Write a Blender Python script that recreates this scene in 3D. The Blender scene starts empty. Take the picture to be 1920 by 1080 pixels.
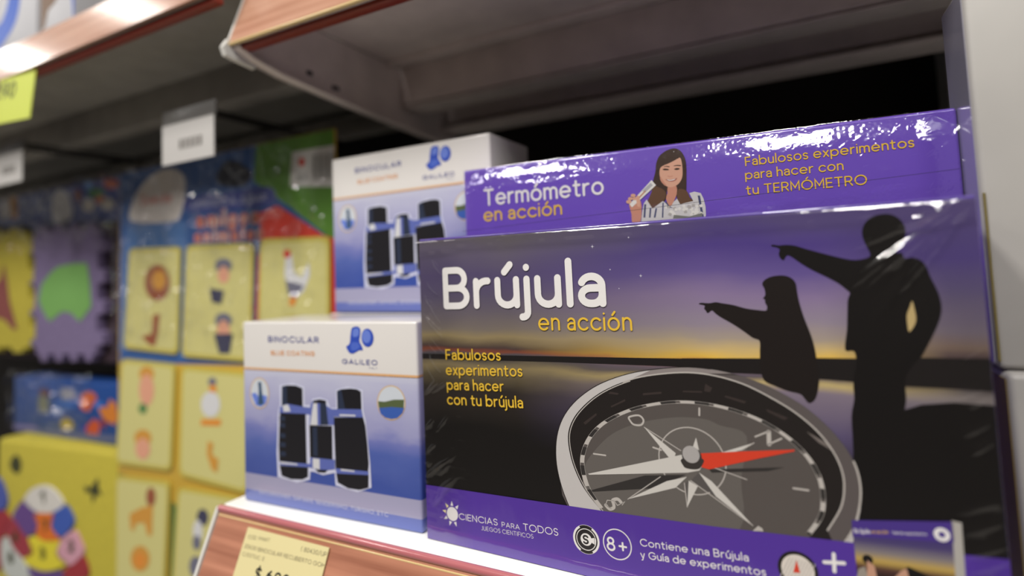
import bpy, bmesh, math, random
import numpy as np
from mathutils import Matrix, Vector
random.seed(7); rng = np.random.default_rng(7)
SC = bpy.context.scene
COL = SC.collection
R = math.radians

# ------------------------------------------------------------------ camera
CAMZ = 1.375                      # height of the lens above the shop floor (metres)
FPX, PPX, PPY = 1072.0, 960.0, 440.0   # focal length and principal point of the (cropped) photograph, in pixels of 1920x1080
yaw, pitch, roll = R(-27.83), R(3.72), R(-2.38)
fwd = np.array([math.sin(yaw)*math.cos(pitch), math.cos(yaw)*math.cos(pitch), math.sin(pitch)])
right0 = np.array([math.cos(yaw), -math.sin(yaw), 0.0]); up0 = np.cross(right0, fwd)
right = math.cos(roll)*right0 + math.sin(roll)*up0
upv = -math.sin(roll)*right0 + math.cos(roll)*up0
cam = bpy.data.cameras.new('camera'); cam_ob = bpy.data.objects.new('camera', cam); COL.objects.link(cam_ob)
M = Matrix.Identity(4)
for i in range(3):
    M[i][0], M[i][1], M[i][2] = right[i], upv[i], -fwd[i]
M[2][3] = CAMZ
cam_ob.matrix_world = M
cam.sensor_width = 36; cam.lens = FPX/1920*36; cam.shift_y = -100/1920
cam.clip_start = .01
cam.dof.use_dof = True; cam.dof.focus_distance = .335; cam.dof.aperture_fstop = 2.2; cam.dof.aperture_blades = 9
SC.camera = cam_ob
SC.view_settings.view_transform = 'Standard'; SC.view_settings.look = 'None'
SC.view_settings.gamma = 1; SC.view_settings.use_curve_mapping = False
SC.view_settings.exposure = 0.1

# ------------------------------------------------------------------ light: dim shop, ceiling lamps over the aisle
w = bpy.data.worlds.new('shop'); SC.world = w; w.use_nodes = True
w.node_tree.nodes['Background'].inputs[0].default_value = (1, .96, .93, 1)
w.node_tree.nodes['Background'].inputs[1].default_value = .22
LAMPS = [(-.78, -.75, 24), (.09, -.75, 24), (-1.70, -.75, 6), (.97, -.75, 12), (-2.65, -.75, 5), (-3.72, -.75, 9)]
for k, (lx, ly, pw) in enumerate(LAMPS):
    L = bpy.data.lights.new('aisle_lamp', 'AREA'); L.shape = 'RECTANGLE'; L.size = .26; L.size_y = .62
    L.energy = pw; L.color = (1, .965, .92)
    o = bpy.data.objects.new('aisle_lamp', L); COL.objects.link(o); o.location = (lx, ly, CAMZ+1.33)

def ray(px, py): return fwd + right*(px-PPX)/FPX - upv*(py-PPY)/FPX
def proj(p):
    p = np.array(p, float) - np.array([0, 0, CAMZ])
    return (PPX+FPX*(p@right)/(p@fwd), PPY-FPX*(p@upv)/(p@fwd))
def homography(src, dst):
    A = []; b = []
    for (x, y), (u, v) in zip(src, dst):
        A.append([x, y, 1, 0, 0, 0, -u*x, -u*y]); b.append(u)
        A.append([0, 0, 0, x, y, 1, -v*x, -v*y]); b.append(v)
    h = np.linalg.solve(np.array(A, float), np.array(b, float))
    return np.append(h, 1).reshape(3, 3)

# ------------------------------------------------------------------ materials
def lin(c):
    c = c/255.0
    return c/12.92 if c <= .04045 else ((c+.055)/1.055)**2.4
def L3(rgb): return (lin(rgb[0]), lin(rgb[1]), lin(rgb[2]), 1)
MATS = {}
def mat(name, rgb, rough=.5, coat=0, film=False, metal=0, spec=.5):
    if name in MATS: return MATS[name]
    m = bpy.data.materials.new(name); m.use_nodes = True; MATS[name] = m
    b = m.node_tree.nodes['Principled BSDF']
    b.inputs['Base Color'].default_value = L3(rgb)
    b.inputs['Roughness'].default_value = rough; b.inputs['Metallic'].default_value = metal
    b.inputs['Specular IOR Level'].default_value = spec
    if coat or film:
        b.inputs['Coat Weight'].default_value = coat or 1; b.inputs['Coat Roughness'].default_value = .06
    if film: b.inputs['Coat IOR'].default_value = 1.65; film_bump(m)
    return m
def film_bump(m, strength=.25):
    """shrink film lying tight on the print: a clear coat with faint creases"""
    nt = m.node_tree; b = nt.nodes['Principled BSDF']
    tc = nt.nodes.new('ShaderNodeTexCoord'); mp = nt.nodes.new('ShaderNodeMapping'); n = nt.nodes.new('ShaderNodeTexNoise')
    mp.inputs['Rotation'].default_value = (0, R(35), 0); mp.inputs['Scale'].default_value = (60, 60, 14)
    n.inputs['Scale'].default_value = 1.0; n.inputs['Detail'].default_value = 2
    bp = nt.nodes.new('ShaderNodeBump'); bp.inputs['Strength'].default_value = strength; bp.inputs['Distance'].default_value = .002
    nt.links.new(tc.outputs['Object'], mp.inputs[0]); nt.links.new(mp.outputs[0], n.inputs[0])
    nt.links.new(n.outputs[0], bp.inputs['Height']); nt.links.new(bp.outputs[0], b.inputs['Coat Normal'])
def nodes_of(m): return m.node_tree, m.node_tree.nodes, m.node_tree.links, m.node_tree.nodes['Principled BSDF']
def ramp(nt, stops, mode='LINEAR'):
    r = nt.nodes.new('ShaderNodeValToRGB'); cr = r.color_ramp; cr.interpolation = mode
    while len(cr.elements) > 1: cr.elements.remove(cr.elements[-1])
    cr.elements[0].position = stops[0][0]; cr.elements[0].color = L3(stops[0][1])
    for p, c in stops[1:]:
        e = cr.elements.new(p); e.color = L3(c)
    return r
def math_node(nt, op, a, b=None, c=None):
    n = nt.nodes.new('ShaderNodeMath'); n.operation = op
    for i, v in enumerate((a, b, c)):
        if v is None: continue
        if isinstance(v, (int, float)): n.inputs[i].default_value = v
        else: nt.links.new(v, n.inputs[i])
    return n.outputs[0]
def mix(nt, f, a, b):
    n = nt.nodes.new('ShaderNodeMix'); n.data_type = 'RGBA'
    for s, v in ((0, f), (6, a), (7, b)):
        if isinstance(v, (int, float)): n.inputs[s].default_value = v
        elif isinstance(v, tuple): n.inputs[s].default_value = v
        else: nt.links.new(v, n.inputs[s])
    return n.outputs[2]
def objxyz(nt):
    tc = nt.nodes.new('ShaderNodeTexCoord'); s = nt.nodes.new('ShaderNodeSeparateXYZ'); nt.links.new(tc.outputs['Object'], s.inputs[0])
    return tc.outputs['Object'], s.outputs[0], s.outputs[1], s.outputs[2]
def noise(nt, co, scale, vec=(1, 1, 1), detail=3):
    mp = nt.nodes.new('ShaderNodeMapping'); mp.inputs['Scale'].default_value = vec
    n = nt.nodes.new('ShaderNodeTexNoise'); n.inputs['Scale'].default_value = scale; n.inputs['Detail'].default_value = detail
    nt.links.new(co, mp.inputs[0]); nt.links.new(mp.outputs[0], n.inputs[0]); return n.outputs[0]

def wood(name, dark, light, seam=None):
    m = mat(name, light, .3, coat=1); nt, N, Lk, b = nodes_of(m)
    co, x, y, z = objxyz(nt)
    f = noise(nt, co, 1.0, (5, 120, 120), 4)
    r = ramp(nt, [(.3, dark), (.65, light), (.8, [min(255, c+18) for c in light])]); Lk.new(f, r.inputs[0])
    Lk.new(r.outputs[0], b.inputs['Base Color']); b.inputs['Coat Roughness'].default_value = .12
    return m
def speckled(name, rgb, rough=.5, amount=.08, scale=40):
    m = mat(name, rgb, rough); nt, N, Lk, b = nodes_of(m); co, x, y, z = objxyz(nt)
    f = noise(nt, co, scale)
    r = ramp(nt, [(.3, [c*(1-amount) for c in rgb]), (.7, [min(255, c*(1+amount)) for c in rgb])]); Lk.new(f, r.inputs[0])
    Lk.new(r.outputs[0], b.inputs['Base Color']); return m
def clear_film(name='clear film', rough=.085, k=1.0):
    if name in MATS: return MATS[name]
    m = bpy.data.materials.new(name); m.use_nodes = True; MATS[name] = m
    nt = m.node_tree; nt.nodes.remove(nt.nodes['Principled BSDF']); out = nt.nodes['Material Output']
    t = nt.nodes.new('ShaderNodeBsdfTransparent'); g = nt.nodes.new('ShaderNodeBsdfGlossy'); g.inputs['Roughness'].default_value = rough
    lw = nt.nodes.new('ShaderNodeLayerWeight'); lw.inputs[0].default_value = .5      # the same from both sides of the film
    ms = nt.nodes.new('ShaderNodeMixShader'); at = nt.nodes.new('ShaderNodeAttribute'); at.attribute_name = 'looseness'
    f = math_node(nt, 'MULTIPLY_ADD', math_node(nt, 'POWER', lw.outputs['Facing'], 5.0), .9*k, .05*k)
    f = math_node(nt, 'MULTIPLY', f, at.outputs['Fac'])
    nt.links.new(f, ms.inputs[0]); nt.links.new(t.outputs[0], ms.inputs[1]); nt.links.new(g.outputs[0], ms.inputs[2])
    nt.links.new(ms.outputs[0], out.inputs[0]); return m

# ------------------------------------------------------------------ mesh builder
class MB:
    def __init__(self): self.v = []; self.f = []; self.mi = []; self.mats = []; self.sm = []
    def m(self, material):
        if material not in self.mats: self.mats.append(material)
        return self.mats.index(material)
    def poly(self, pts, material, smooth=False):
        n = len(self.v); self.v += [tuple(map(float, p)) for p in pts]; self.f.append(tuple(range(n, n+len(pts))))
        self.mi.append(self.m(material)); self.sm.append(smooth)
    def raw(self, verts, faces, material, smooth=False):
        n = len(self.v); self.v += [tuple(map(float, p)) for p in verts]; i = self.m(material)
        for f in faces: self.f.append(tuple(a+n for a in f)); self.mi.append(i); self.sm.append(smooth)
    def box(self, a, b, material, bevel=0, seg=2):
        bm = bmesh.new(); bmesh.ops.create_cube(bm, size=1)
        for q in bm.verts: q.co = Vector([(a[i]+b[i])/2+q.co[i]*(b[i]-a[i]) for i in range(3)])
        if bevel: bmesh.ops.bevel(bm, geom=bm.edges[:], offset=bevel, segments=seg, affect='EDGES', profile=.5)
        bm.verts.index_update()
        self.raw([q.co[:] for q in bm.verts], [[q.index for q in f.verts] for f in bm.faces], material, bool(bevel)); bm.free()
    def prism(self, prof, x0, x1, material, axis='x', smooth=False):
        """closed profile of (y, z) pushed along x"""
        n = len(prof); P = lambda t, q: (t, q[0], q[1])
        vs = [P(x0, q) for q in prof]+[P(x1, q) for q in prof]
        fs = [(i, (i+1) % n, n+(i+1) % n, n+i) for i in range(n)]
        self.raw(vs, fs, material, smooth); self.raw(vs, [tuple(range(n))[::-1], tuple(range(n, 2*n))], material)
    def tube(self, path, r, material, n=10):
        path = [Vector(p) for p in path]; rings = []
        for i, p in enumerate(path):
            d = (path[min(i+1, len(path)-1)]-path[max(i-1, 0)]).normalized()
            a = d.orthogonal().normalized() if i == 0 else (a-d*a.dot(d)).normalized()
            c = d.cross(a); rings.append([p+(a*math.cos(t)+c*math.sin(t))*r for t in [2*math.pi*k/n for k in range(n)]])
        vs = [q[:] for rg in rings for q in rg]; fs = []
        for i in range(len(path)-1):
            for k in range(n): fs.append((i*n+k, i*n+(k+1) % n, (i+1)*n+(k+1) % n, (i+1)*n+k))
        self.raw(vs, fs, material, True); self.raw(vs, [tuple(range(n))[::-1], tuple(range((len(path)-1)*n, len(path)*n))], material)
    def build(self, name, parent=None, loc=None, rotz=0):
        me = bpy.data.meshes.new(name); me.from_pydata(self.v, [], self.f)
        for mt in self.mats: me.materials.append(mt)
        me.polygons.foreach_set('material_index', self.mi); me.polygons.foreach_set('use_smooth', self.sm); me.update()
        o = bpy.data.objects.new(name, me); COL.objects.link(o)
        if parent is not None: o.parent = parent
        if loc is not None: o.location = loc
        if rotz: o.rotation_euler = (0, 0, rotz)
        return o
def thing(name, label, cat, loc, rotz=0, group=None):
    o = bpy.data.objects.new(name, None); COL.objects.link(o); o.location = loc; o.rotation_euler = (0, 0, rotz)
    o.empty_display_size = .05; tag(o, label, cat, group); return o
def tag(o, label, cat, group=None):
    o['label'] = label; o['category'] = cat
    if group: o['group'] = group
    return o
def struct(o): o['kind'] = 'structure'; return o
def plabel(o, t): o['label'] = t; return o

# ------------------------------------------------------------------ stroke lettering (round geometric sans)
def arc(cx, cy, rx, ry, a0, a1, n=None):
    n = n or max(6, int(abs(a1-a0)/14))
    return [(cx+rx*math.cos(R(a0+(a1-a0)*i/n)), cy+ry*math.sin(R(a0+(a1-a0)*i/n))) for i in range(n+1)]
def glyph(ch, h):
    """centre lines of one letter, cap height 1, stroke half-width h -> (strokes, advance width without side bearing)"""
    X = .72; b = h; t = X-h; T = 1-h; r = (t-b)/2; cy = X/2; rx = r*1.04; A = 1.06-h; D = -.27+h
    acc = None
    base = {'á': 'a', 'é': 'e', 'í': 'ı', 'ó': 'o', 'ú': 'u', 'Ó': 'O', 'É': 'E'}
    if ch in base:
        s, wd = glyph(base[ch], h); low = ch.islower(); y0 = X+.10 if low else 1.08
        c = wd/2
        return s+[[(c-.05, y0), (c+.09, y0+.16)]], wd
    if ch == 'o': return [arc(rx, cy, rx, r, 0, 360, 28)], 2*rx
    if ch == 'c': return [arc(rx, cy, rx, r, 42, 318)], 1.75*rx
    if ch == 'e': return [[(0.02, cy), (2*rx, cy)], arc(rx, cy, rx, r, 0, 315)], 2*rx
    if ch in 'bp':
        return [[(0, D if ch == 'p' else b), (0, t if ch == 'p' else A)], arc(rx, cy, rx, r, 0, 360, 28)], 2*rx
    if ch in 'dq':
        return [[(2*rx, D if ch == 'q' else b), (2*rx, t if ch == 'q' else A)], arc(rx, cy, rx, r, 0, 360, 28)], 2*rx
    if ch in 'nh':
        w_ = .47-h*.3; a = w_/2
        return [[(0, b), (0, A if ch == 'h' else t)], arc(a, t-a, a, a, 180, 0)+[(w_, b)]], w_
    if ch == 'u':
        w_ = .47-h*.3; a = w_/2
        return [[(w_, b), (w_, t)], [(0, t)]+arc(a, b+a, a, a, 180, 360)], w_
    if ch == 'm':
        w_ = .40-h*.2; a = w_/2
        return [[(0, b), (0, t)], arc(a, t-a, a, a, 180, 0)+[(w_, b)], arc(3*a, t-a, a, a, 180, 0)+[(2*w_, b)]], 2*w_
    if ch == 'r': return [[(0, b), (0, t)], arc(.26, t-.26, .26, .26, 180, 82)], .29
    if ch == 'a':
        w_ = .44-h*.2; yy = cy+.04; q = (yy-b)/2
        return [arc(w_/2, t-w_*.45, w_/2, w_*.45, 158, 0)+[(w_, b)], [(w_-.01, yy), (.19, yy)]+arc(.19, b+q, .19, q, 90, 270)+[(w_*.55, b)]+arc(w_*.55, b+.2, w_*.45, .2, -90, -10)], w_
    if ch == 's':
        w_ = .36; q = r/2
        return [arc(w_/2, t-q, w_/2, q, 28, 270, 12)+arc(w_/2, b+q, w_/2, q, 90, -152, 12)[1:]], w_
    if ch == 't': return [[(.14, .93-h), (.14, b+.13)]+arc(.27, b+.13, .13, .13, 180, 300), [(0, t), (.35, t)]], .36
    if ch == 'i': return [[(0, b), (0, t)], [(0, X+.18), (0, X+.181)]], 0
    if ch == 'ı': return [[(0, b), (0, t)]], 0
    if ch == 'j': return [[(0, t), (0, D+.12)]+arc(-.12, D+.12, .12, .12, 0, -95), [(0, X+.18), (0, X+.181)]], .0
    if ch == 'l': return [[(0, b), (0, A)]], 0
    if ch == 'x': return [[(0, b), (.42, t)], [(0, t), (.42, b)]], .42
    if ch == 'y': return [[(0, t), (.24, b)], [(.47, t), (.2, D+.03), (.08, D)]], .47
    if ch == 'v': return [[(0, t), (.23, b), (.46, t)]], .46
    if ch == 'g': return [arc(rx, cy, rx, r, 0, 360, 28), [(2*rx, t), (2*rx, D+.15)]+arc(rx, D+.15, rx, .15, 0, -150)], 2*rx
    cyT = .5; r2 = (T-b)/2
    if ch in 'OQ': return [arc(r2, cyT, r2, r2, 0, 360, 32)], 2*r2
    if ch == 'C': return [arc(r2, cyT, r2, r2, 42, 318)], 1.75*r2
    if ch == 'G': return [arc(r2, cyT, r2, r2, 42, 335)+[(1.9*r2, cyT), (1.1*r2, cyT)]], 1.9*r2
    if ch == 'D': return [[(.3, T), (0, T), (0, b), (.3, b)]+arc(.3, cyT, .4, r2, -90, 90)], .7
    if ch == 'B':
        q = r2/2
        return [[(0, b), (0, T)], [(0, T), (.3, T)]+arc(.3, T-q, .2, q, 90, -90)+[(0, cyT)], [(.3, cyT)]+arc(.32, b+q, .23, q, 90, -90)+[(0, b)]], .55
    if ch == 'P': q = r2*.56; return [[(0, b), (0, T)], [(0, T), (.28, T)]+arc(.28, T-q, .24, q, 90, -90)+[(0, T-2*q)]], .52
    if ch == 'R': q = r2*.54; return [[(0, b), (0, T)], [(0, T), (.28, T)]+arc(.28, T-q, .24, q, 90, -90)+[(0, T-2*q)], [(.28, T-2*q), (.54, b)]], .54
    if ch == 'A': return [[(0, b), (.34, T), (.68, b)], [(.11, .33), (.57, .33)]], .68
    if ch == 'E': return [[(.46, T), (0, T), (0, b), (.46, b)], [(0, cyT), (.42, cyT)]], .46
    if ch == 'F': return [[(.46, T), (0, T), (0, b)], [(0, cyT-.02), (.4, cyT-.02)]], .46
    if ch == 'I': return [[(0, b), (0, T)]], 0
    if ch == 'J': return [[(.3, T), (.3, b+.17)]+arc(.13, b+.17, .17, .17, 0, -140)], .3
    if ch == 'L': return [[(0, T), (0, b), (.42, b)]], .42
    if ch == 'M': return [[(0, b), (0, T), (.34, .32), (.68, T), (.68, b)]], .68
    if ch == 'N': return [[(0, b), (0, T), (.58, b), (.58, T)]], .58
    if ch == 'S': q = r2/2; return [arc(.24, T-q, .24, q, 28, 270, 14)+arc(.24, b+q, .24, q, 90, -152, 14)[1:]], .48
    if ch == 'T': return [[(0, T), (.58, T)], [(.29, T), (.29, b)]], .58
    if ch == 'U': return [[(0, T)]+arc(.28, b+.28, .28, .28, 180, 360)+[(.56, T)]], .56
    if ch == 'Y': return [[(0, T), (.29, .46), (.58, T)], [(.29, .46), (.29, b)]], .58
    if ch == 'V': return [[(0, T), (.31, b), (.62, T)]], .62
    if ch == 'Z': return [[(0, T), (.5, T), (0, b), (.5, b)]], .5
    if ch == 'X': return [[(0, b), (.54, T)], [(0, T), (.54, b)]], .54
    if ch == '0': return [arc(.25, .5, .25, r2, 0, 360, 24)], .5
    if ch == '1': return [[(0, T-.18), (.2, T), (.2, b)]], .2
    if ch == '2': return [arc(.24, T-.25, .24, .25, 160, -30)+[(0, b), (.5, b)]], .5
    if ch == '3': q = r2/2; return [arc(.22, T-q, .22, q, 150, -90)+arc(.22, b+q, .25, q, 90, -150)[1:]], .48
    if ch == '4': return [[(.38, b), (.38, T)], [(.38, T), (0, .3), (.52, .3)]], .52
    if ch == '5': return [[(.42, T), (.08, T), (.04, .55)]+arc(.2, b+.27, .25, .27, 110, -150)], .46
    if ch == '6': return [arc(.25, b+.27, .25, .27, 0, 360, 20), [(0, b+.27), (.08, .68), (.34, T)]], .5
    if ch == '7': return [[(0, T), (.48, T), (.16, b)]], .48
    if ch == '8': q = r2*.47; q2 = r2*.53; return [arc(.26, T-q, .21, q, 0, 360, 20), arc(.26, b+q2, .26, q2, 0, 360, 20)], .52
    if ch == '9': return [arc(.25, T-.27, .25, .27, 0, 360, 20), [(.5, T-.27), (.42, .32), (.16, b)]], .5
    if ch == '+': return [[(0, .45), (.5, .45)], [(.25, .2), (.25, .7)]], .5
    if ch == '(': return [arc(.5, .5, .5, .7, 130, 230)], .18
    if ch == ')': return [arc(-.3, .5, .5, .7, 50, -50)], .18
    if ch == '/': return [[(0, -.05), (.36, 1.05)]], .36
    if ch == '$': s, q = glyph('S', h); return s+[[(.24, -.1), (.24, 1.1)]], q
    if ch == '.': return [[(0, h), (0, h+.001)]], .02
    if ch == ',': return [[(.03, h), (0, -.1)]], .03
    if ch == '-': return [[(0, .4), (.28, .4)]], .28
    return [], .3
def lay(text, h, track=.16):
    x = 0; out = []; end = 0
    for ch in text:
        if ch == ' ': x += .34; continue
        s, wd = glyph(ch, h); out += [[(x+h+px, py) for px, py in st] for st in s]
        end = x+wd+2*h; x = end+track
    return out, end

# ------------------------------------------------------------------ flat printed artwork on a face (u right, v up, in metres)
def smooth_path(pts, closed=True, n=4):
    N = len(pts); out = []
    for i in range(N if closed else N-1):
        g = lambda k: np.array(pts[k % N] if closed else pts[min(max(k, 0), N-1)], float)
        p0, p1, p2, p3 = g(i-1), g(i), g(i+1), g(i+2)
        for j in range(n):
            t = j/n; out.append(tuple(.5*((2*p1)+(-p0+p2)*t+(2*p0-5*p1+4*p2-p3)*t*t+(-p0+3*p1-3*p2+p3)*t**3)))
    if not closed: out.append(tuple(pts[-1]))
    return out
class Face:
    """a printed face: traces points of the photograph onto the face plane of its carton"""
    def __init__(s, W, H, src=None, root=None, y=0.0):
        s.W, s.H, s.y = W, H, y
        if src is None:
            mw = root
            src = [proj(mw @ Vector(c)) for c in ((0, y, H), (W, y, H), (0, y, 0), (W, y, 0))]
        s.h = homography(src, [(0, H), (W, H), (0, 0), (W, 0)])
    def uv(s, p):
        q = s.h @ np.array([p[0], p[1], 1.0]); return (q[0]/q[2], q[1]/q[2])
    def p3(s, uv, layer): return (uv[0], s.y-.0001-layer*.00009, uv[1])
    def clip(s, pts):
        """keep a polygon inside the face"""
        e = .0003
        for ax, lo, sg in ((0, e, 1), (0, s.W-e, -1), (1, e, 1), (1, s.H-.0014, -1)):
            out = []
            for i in range(len(pts)):
                a, b = pts[i-1], pts[i]; da, db = sg*(a[ax]-lo), sg*(b[ax]-lo)
                if (da >= 0) != (db >= 0):
                    t = da/(da-db); out.append((a[0]+(b[0]-a[0])*t, a[1]+(b[1]-a[1])*t))
                if db >= 0: out.append(b)
            pts = out
            if len(pts) < 3: return []
        return pts
    def uvpoly(s, mb, uvs, material, layer=1):
        uvs = s.clip(list(uvs))
        if len(uvs) >= 3: mb.poly([s.p3(q, layer) for q in uvs], material)
    def poly(s, mb, pts, material, layer=1, smooth=0):
        if smooth: pts = smooth_path(pts, True, smooth)
        s.uvpoly(mb, [s.uv(p) for p in pts], material, layer)
    def ring(s, mb, outer, inner, material, layer=1):
        """band between two open or closed paths with the same number of points (uv)"""
        for i in range(len(outer)-1): s.uvpoly(mb, [outer[i], outer[i+1], inner[i+1], inner[i]], material, layer)
    def stroke_uv(s, mb, pts, hw, material, layer=1, caps=True):
        """one mitred strip with round ends, so no part of a stroke overlaps another"""
        P = [np.array(p, float) for p in pts]; P = [p for i, p in enumerate(P) if i == 0 or np.linalg.norm(p-P[i-1]) > 1e-8]
        if len(P) < 2: P = [P[0], P[0]+np.array([1e-7, 0])]
        closed = np.linalg.norm(P[0]-P[-1]) < hw*.2 and len(P) > 4
        if closed: P = P[:-1]
        n = len(P); D = [(P[(i+1) % n]-P[i]) for i in range(n)]; D = [d/max(np.linalg.norm(d), 1e-12) for d in D]
        Lf, Rt = [], []
        for i in range(n):
            d0 = D[i-1] if (i > 0 or closed) else D[i]; d1 = D[i] if (i < n-1 or closed) else D[i-1]
            n0 = np.array([-d0[1], d0[0]]); n1 = np.array([-d1[1], d1[0]]); m = n0+n1; l = np.linalg.norm(m)
            m = n0 if l < 1e-6 else m/l; k = min(1/max(m@n0, .25), 2.6)
            Lf.append(P[i]+m*hw*k); Rt.append(P[i]-m*hw*k)
        for i in range(n if closed else n-1):
            j = (i+1) % n; s.uvpoly(mb, [Lf[i], Rt[i], Rt[j], Lf[j]], material, layer)
        if caps and not closed:
            for p, d in ((P[0], -D[0]), (P[-1], D[-2])):
                a0 = math.atan2(d[1], d[0]); s.uvpoly(mb, [p+hw*np.array([math.cos(a0+t), math.sin(a0+t)]) for t in np.linspace(-math.pi/2, math.pi/2, 9)], material, layer)
    def stroke(s, mb, pts, hw, material, layer=1, smooth=0, closed=False):
        if smooth: pts = smooth_path(pts, closed, smooth)
        if closed: pts = list(pts)+[pts[0]]
        s.stroke_uv(mb, [s.uv(p) for p in pts], hw, material, layer)
    def disc(s, mb, c, e, material, layer=1, k=1.0, n=40, ry=None):
        c = np.array(s.uv(c)); r = np.linalg.norm(np.array(s.uv(e))-c)*k
        s.uvpoly(mb, [c+np.array([r*math.cos(a), (ry or 1)*r*math.sin(a)]) for a in np.linspace(0, 2*math.pi, n, endpoint=False)], material, layer)
    def circ(s, mb, c, e, hw, material, layer=1, k=1.0, a0=0, a1=360):
        c = np.array(s.uv(c)); r = np.linalg.norm(np.array(s.uv(e))-c)*k
        o = [c+(r+hw)*np.array([math.cos(R(a)), math.sin(R(a))]) for a in np.linspace(a0, a1, 48)]
        i = [c+(r-hw)*np.array([math.cos(R(a)), math.sin(R(a))]) for a in np.linspace(a0, a1, 48)]
        s.ring(mb, o, i, material, layer)
    def text(s, mb, string, p0, p1, top, h, material, layer=5, track=.16):
        """lettering on a base line p0-p1 (photograph points), 'top' is the cap height point above p0"""
        a, b, c = (np.array(s.uv(p)) for p in (p0, p1, top))
        d = b-a; Lb = np.linalg.norm(d); ex = d/Lb; ey = np.array([-ex[1], ex[0]]); cap = abs((c-a)@ey)
        strokes, wd = lay(string, h, track); sx = Lb/wd
        hw = h*min(cap, sx)*.98
        for k, st in enumerate(strokes): s.stroke_uv(mb, [a+ex*(px*sx)+ey*(py*cap) for px, py in st], hw, material, layer+(k % 4)*.06)
def Z(ox, oy, k, *pts): return [(ox+x/k, oy+y/k) for x, y in pts]

def carton(name, W, D, H, material, root, r=.0018):
    mb = MB(); mb.box((0, 0, 0), (W, D, H), material, r, 3); return mb.build(name, root)

# ================================================================== SETTING
DECK = CAMZ-.1752      # top of the display shelf
m_floor = speckled('polished shop floor', (178, 173, 166), .4, .05, 6)
m_white = mat('white painted steel', (214, 212, 206), .45)
m_deck = mat('white shelf board', (236, 236, 232), .4)
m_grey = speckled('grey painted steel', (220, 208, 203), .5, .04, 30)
m_dark = mat('dark back panel', (30, 27, 25), .85, spec=.2)
m_wood = wood('brown wood grain strip', (148, 94, 74), (194, 134, 108))
m_wood2 = wood('pale wood grain strip', (176, 124, 98), (208, 160, 134))
m_pink = mat('pink reflection bead', (184, 108, 112), .15, coat=1)  # clear plastic edge, its pinkish reflection put into the colour
m_gold = mat('highlight gold plastic', (214, 186, 130), .2, coat=1)  # gold edge highlight put into the bead colour; strip seams share it
m_red = mat('dark red plastic', (128, 42, 28), .4)
m_black = mat('black print', (24, 23, 23), .5)

mb = MB(); mb.box((-4, -4, -.05), (3, 1.2, 0), m_floor); struct(mb.build('floor'))
mb = MB(); mb.box((-4, -4, 2.9), (3, 1.2, 2.95), mat('ceiling', (190, 188, 184), .8)); struct(mb.build('ceiling'))
mb = MB(); mb.box((-4, -2.3, 0), (3, -2.2, 2.9), mat('opposite shelving', (64, 60, 57), .9, spec=.2)); struct(mb.build('wall_front'))
mb = MB(); mb.box((-4, .715, 0), (3, .76, 2.9), m_dark); struct(mb.build('wall_back'))

# ================================================================== SHELVES
def rail_profile(y0, z0, y1, z1, t):
    """slanted strip from (y0,z0) top to (y1,z1) bottom, thickness t towards the shelf"""
    d = Vector((y1-y0, z1-z0)).normalized(); n = Vector((-d.y, d.x))
    if n.x < 0: n = -n
    return [(y0, z0), (y1, z1), (y1+n.x*t, z1+n.y*t), (y0+n.x*t, z0+n.y*t)]
XL, XR = -.4325, .62
# --- display shelf holding the boxes
sh = thing('display_shelf', 'white shelf board with brown wood-grain price strip, under the boxes', 'shelf', (XL, .30, DECK-.05))
def sub(o): return (o.location.x, o.location.y, o.location.z)
def local(mb, root):
    ox, oy, oz = root.location; mb.v = [(x-ox, y-oy, z-oz) for x, y, z in mb.v]
mb = MB(); mb.box((XL, .3035, DECK-.035), (XR, .66, DECK), m_deck, .0025); local(mb, sh); mb.build('shelf_board', sh)
zb, yb_ = DECK-.100, .2535
mb = MB(); mb.prism(rail_profile(.3000, DECK-.004, yb_+.004, zb, .0022), XL+.002, XR, m_wood); local(mb, sh)
strip = plabel(mb.build('price_strip', sh), 'brown wood-grain price strip')
mb = MB(); mb.tube([(XL+.001, .3012, DECK-.0025), (XR, .3012, DECK-.0025)], .0027, m_pink, 14); local(mb, sh); plabel(mb.build('strip_bead', sh), 'glossy clear bead along the strip, pink reflection in its colour')
mb = MB(); mb.tube([(XL+.002, .2995, DECK-.0068), (XR, .2995, DECK-.0068)], .0009, m_gold, 10)
mb.tube([(XL+.002, .2755, DECK-.0515), (XR, .2755, DECK-.0515)], .0008, m_gold, 10); local(mb, sh); mb.build('strip_seam', sh)
mb = MB(); pr = rail_profile(.2995, DECK-.001, yb_+.002, zb-.002, .012)
mb.prism(pr, XL-.0015, XL+.0012, m_white); local(mb, sh); plabel(mb.build('end_cap', sh), 'white end cap')

# --- shelf above the boxes
TZ = CAMZ+.203
ts = thing('overhead_shelf', 'grey steel shelf with wood-grain strip above the purple boxes, centre bay', 'shelf', (XL, .31, TZ))
mb = MB(); mb.box((XL+.004, .335, CAMZ+.251), (XR, .66, CAMZ+.272), m_grey, .002); local(mb, ts); mb.build('shelf_panel', ts)
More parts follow.
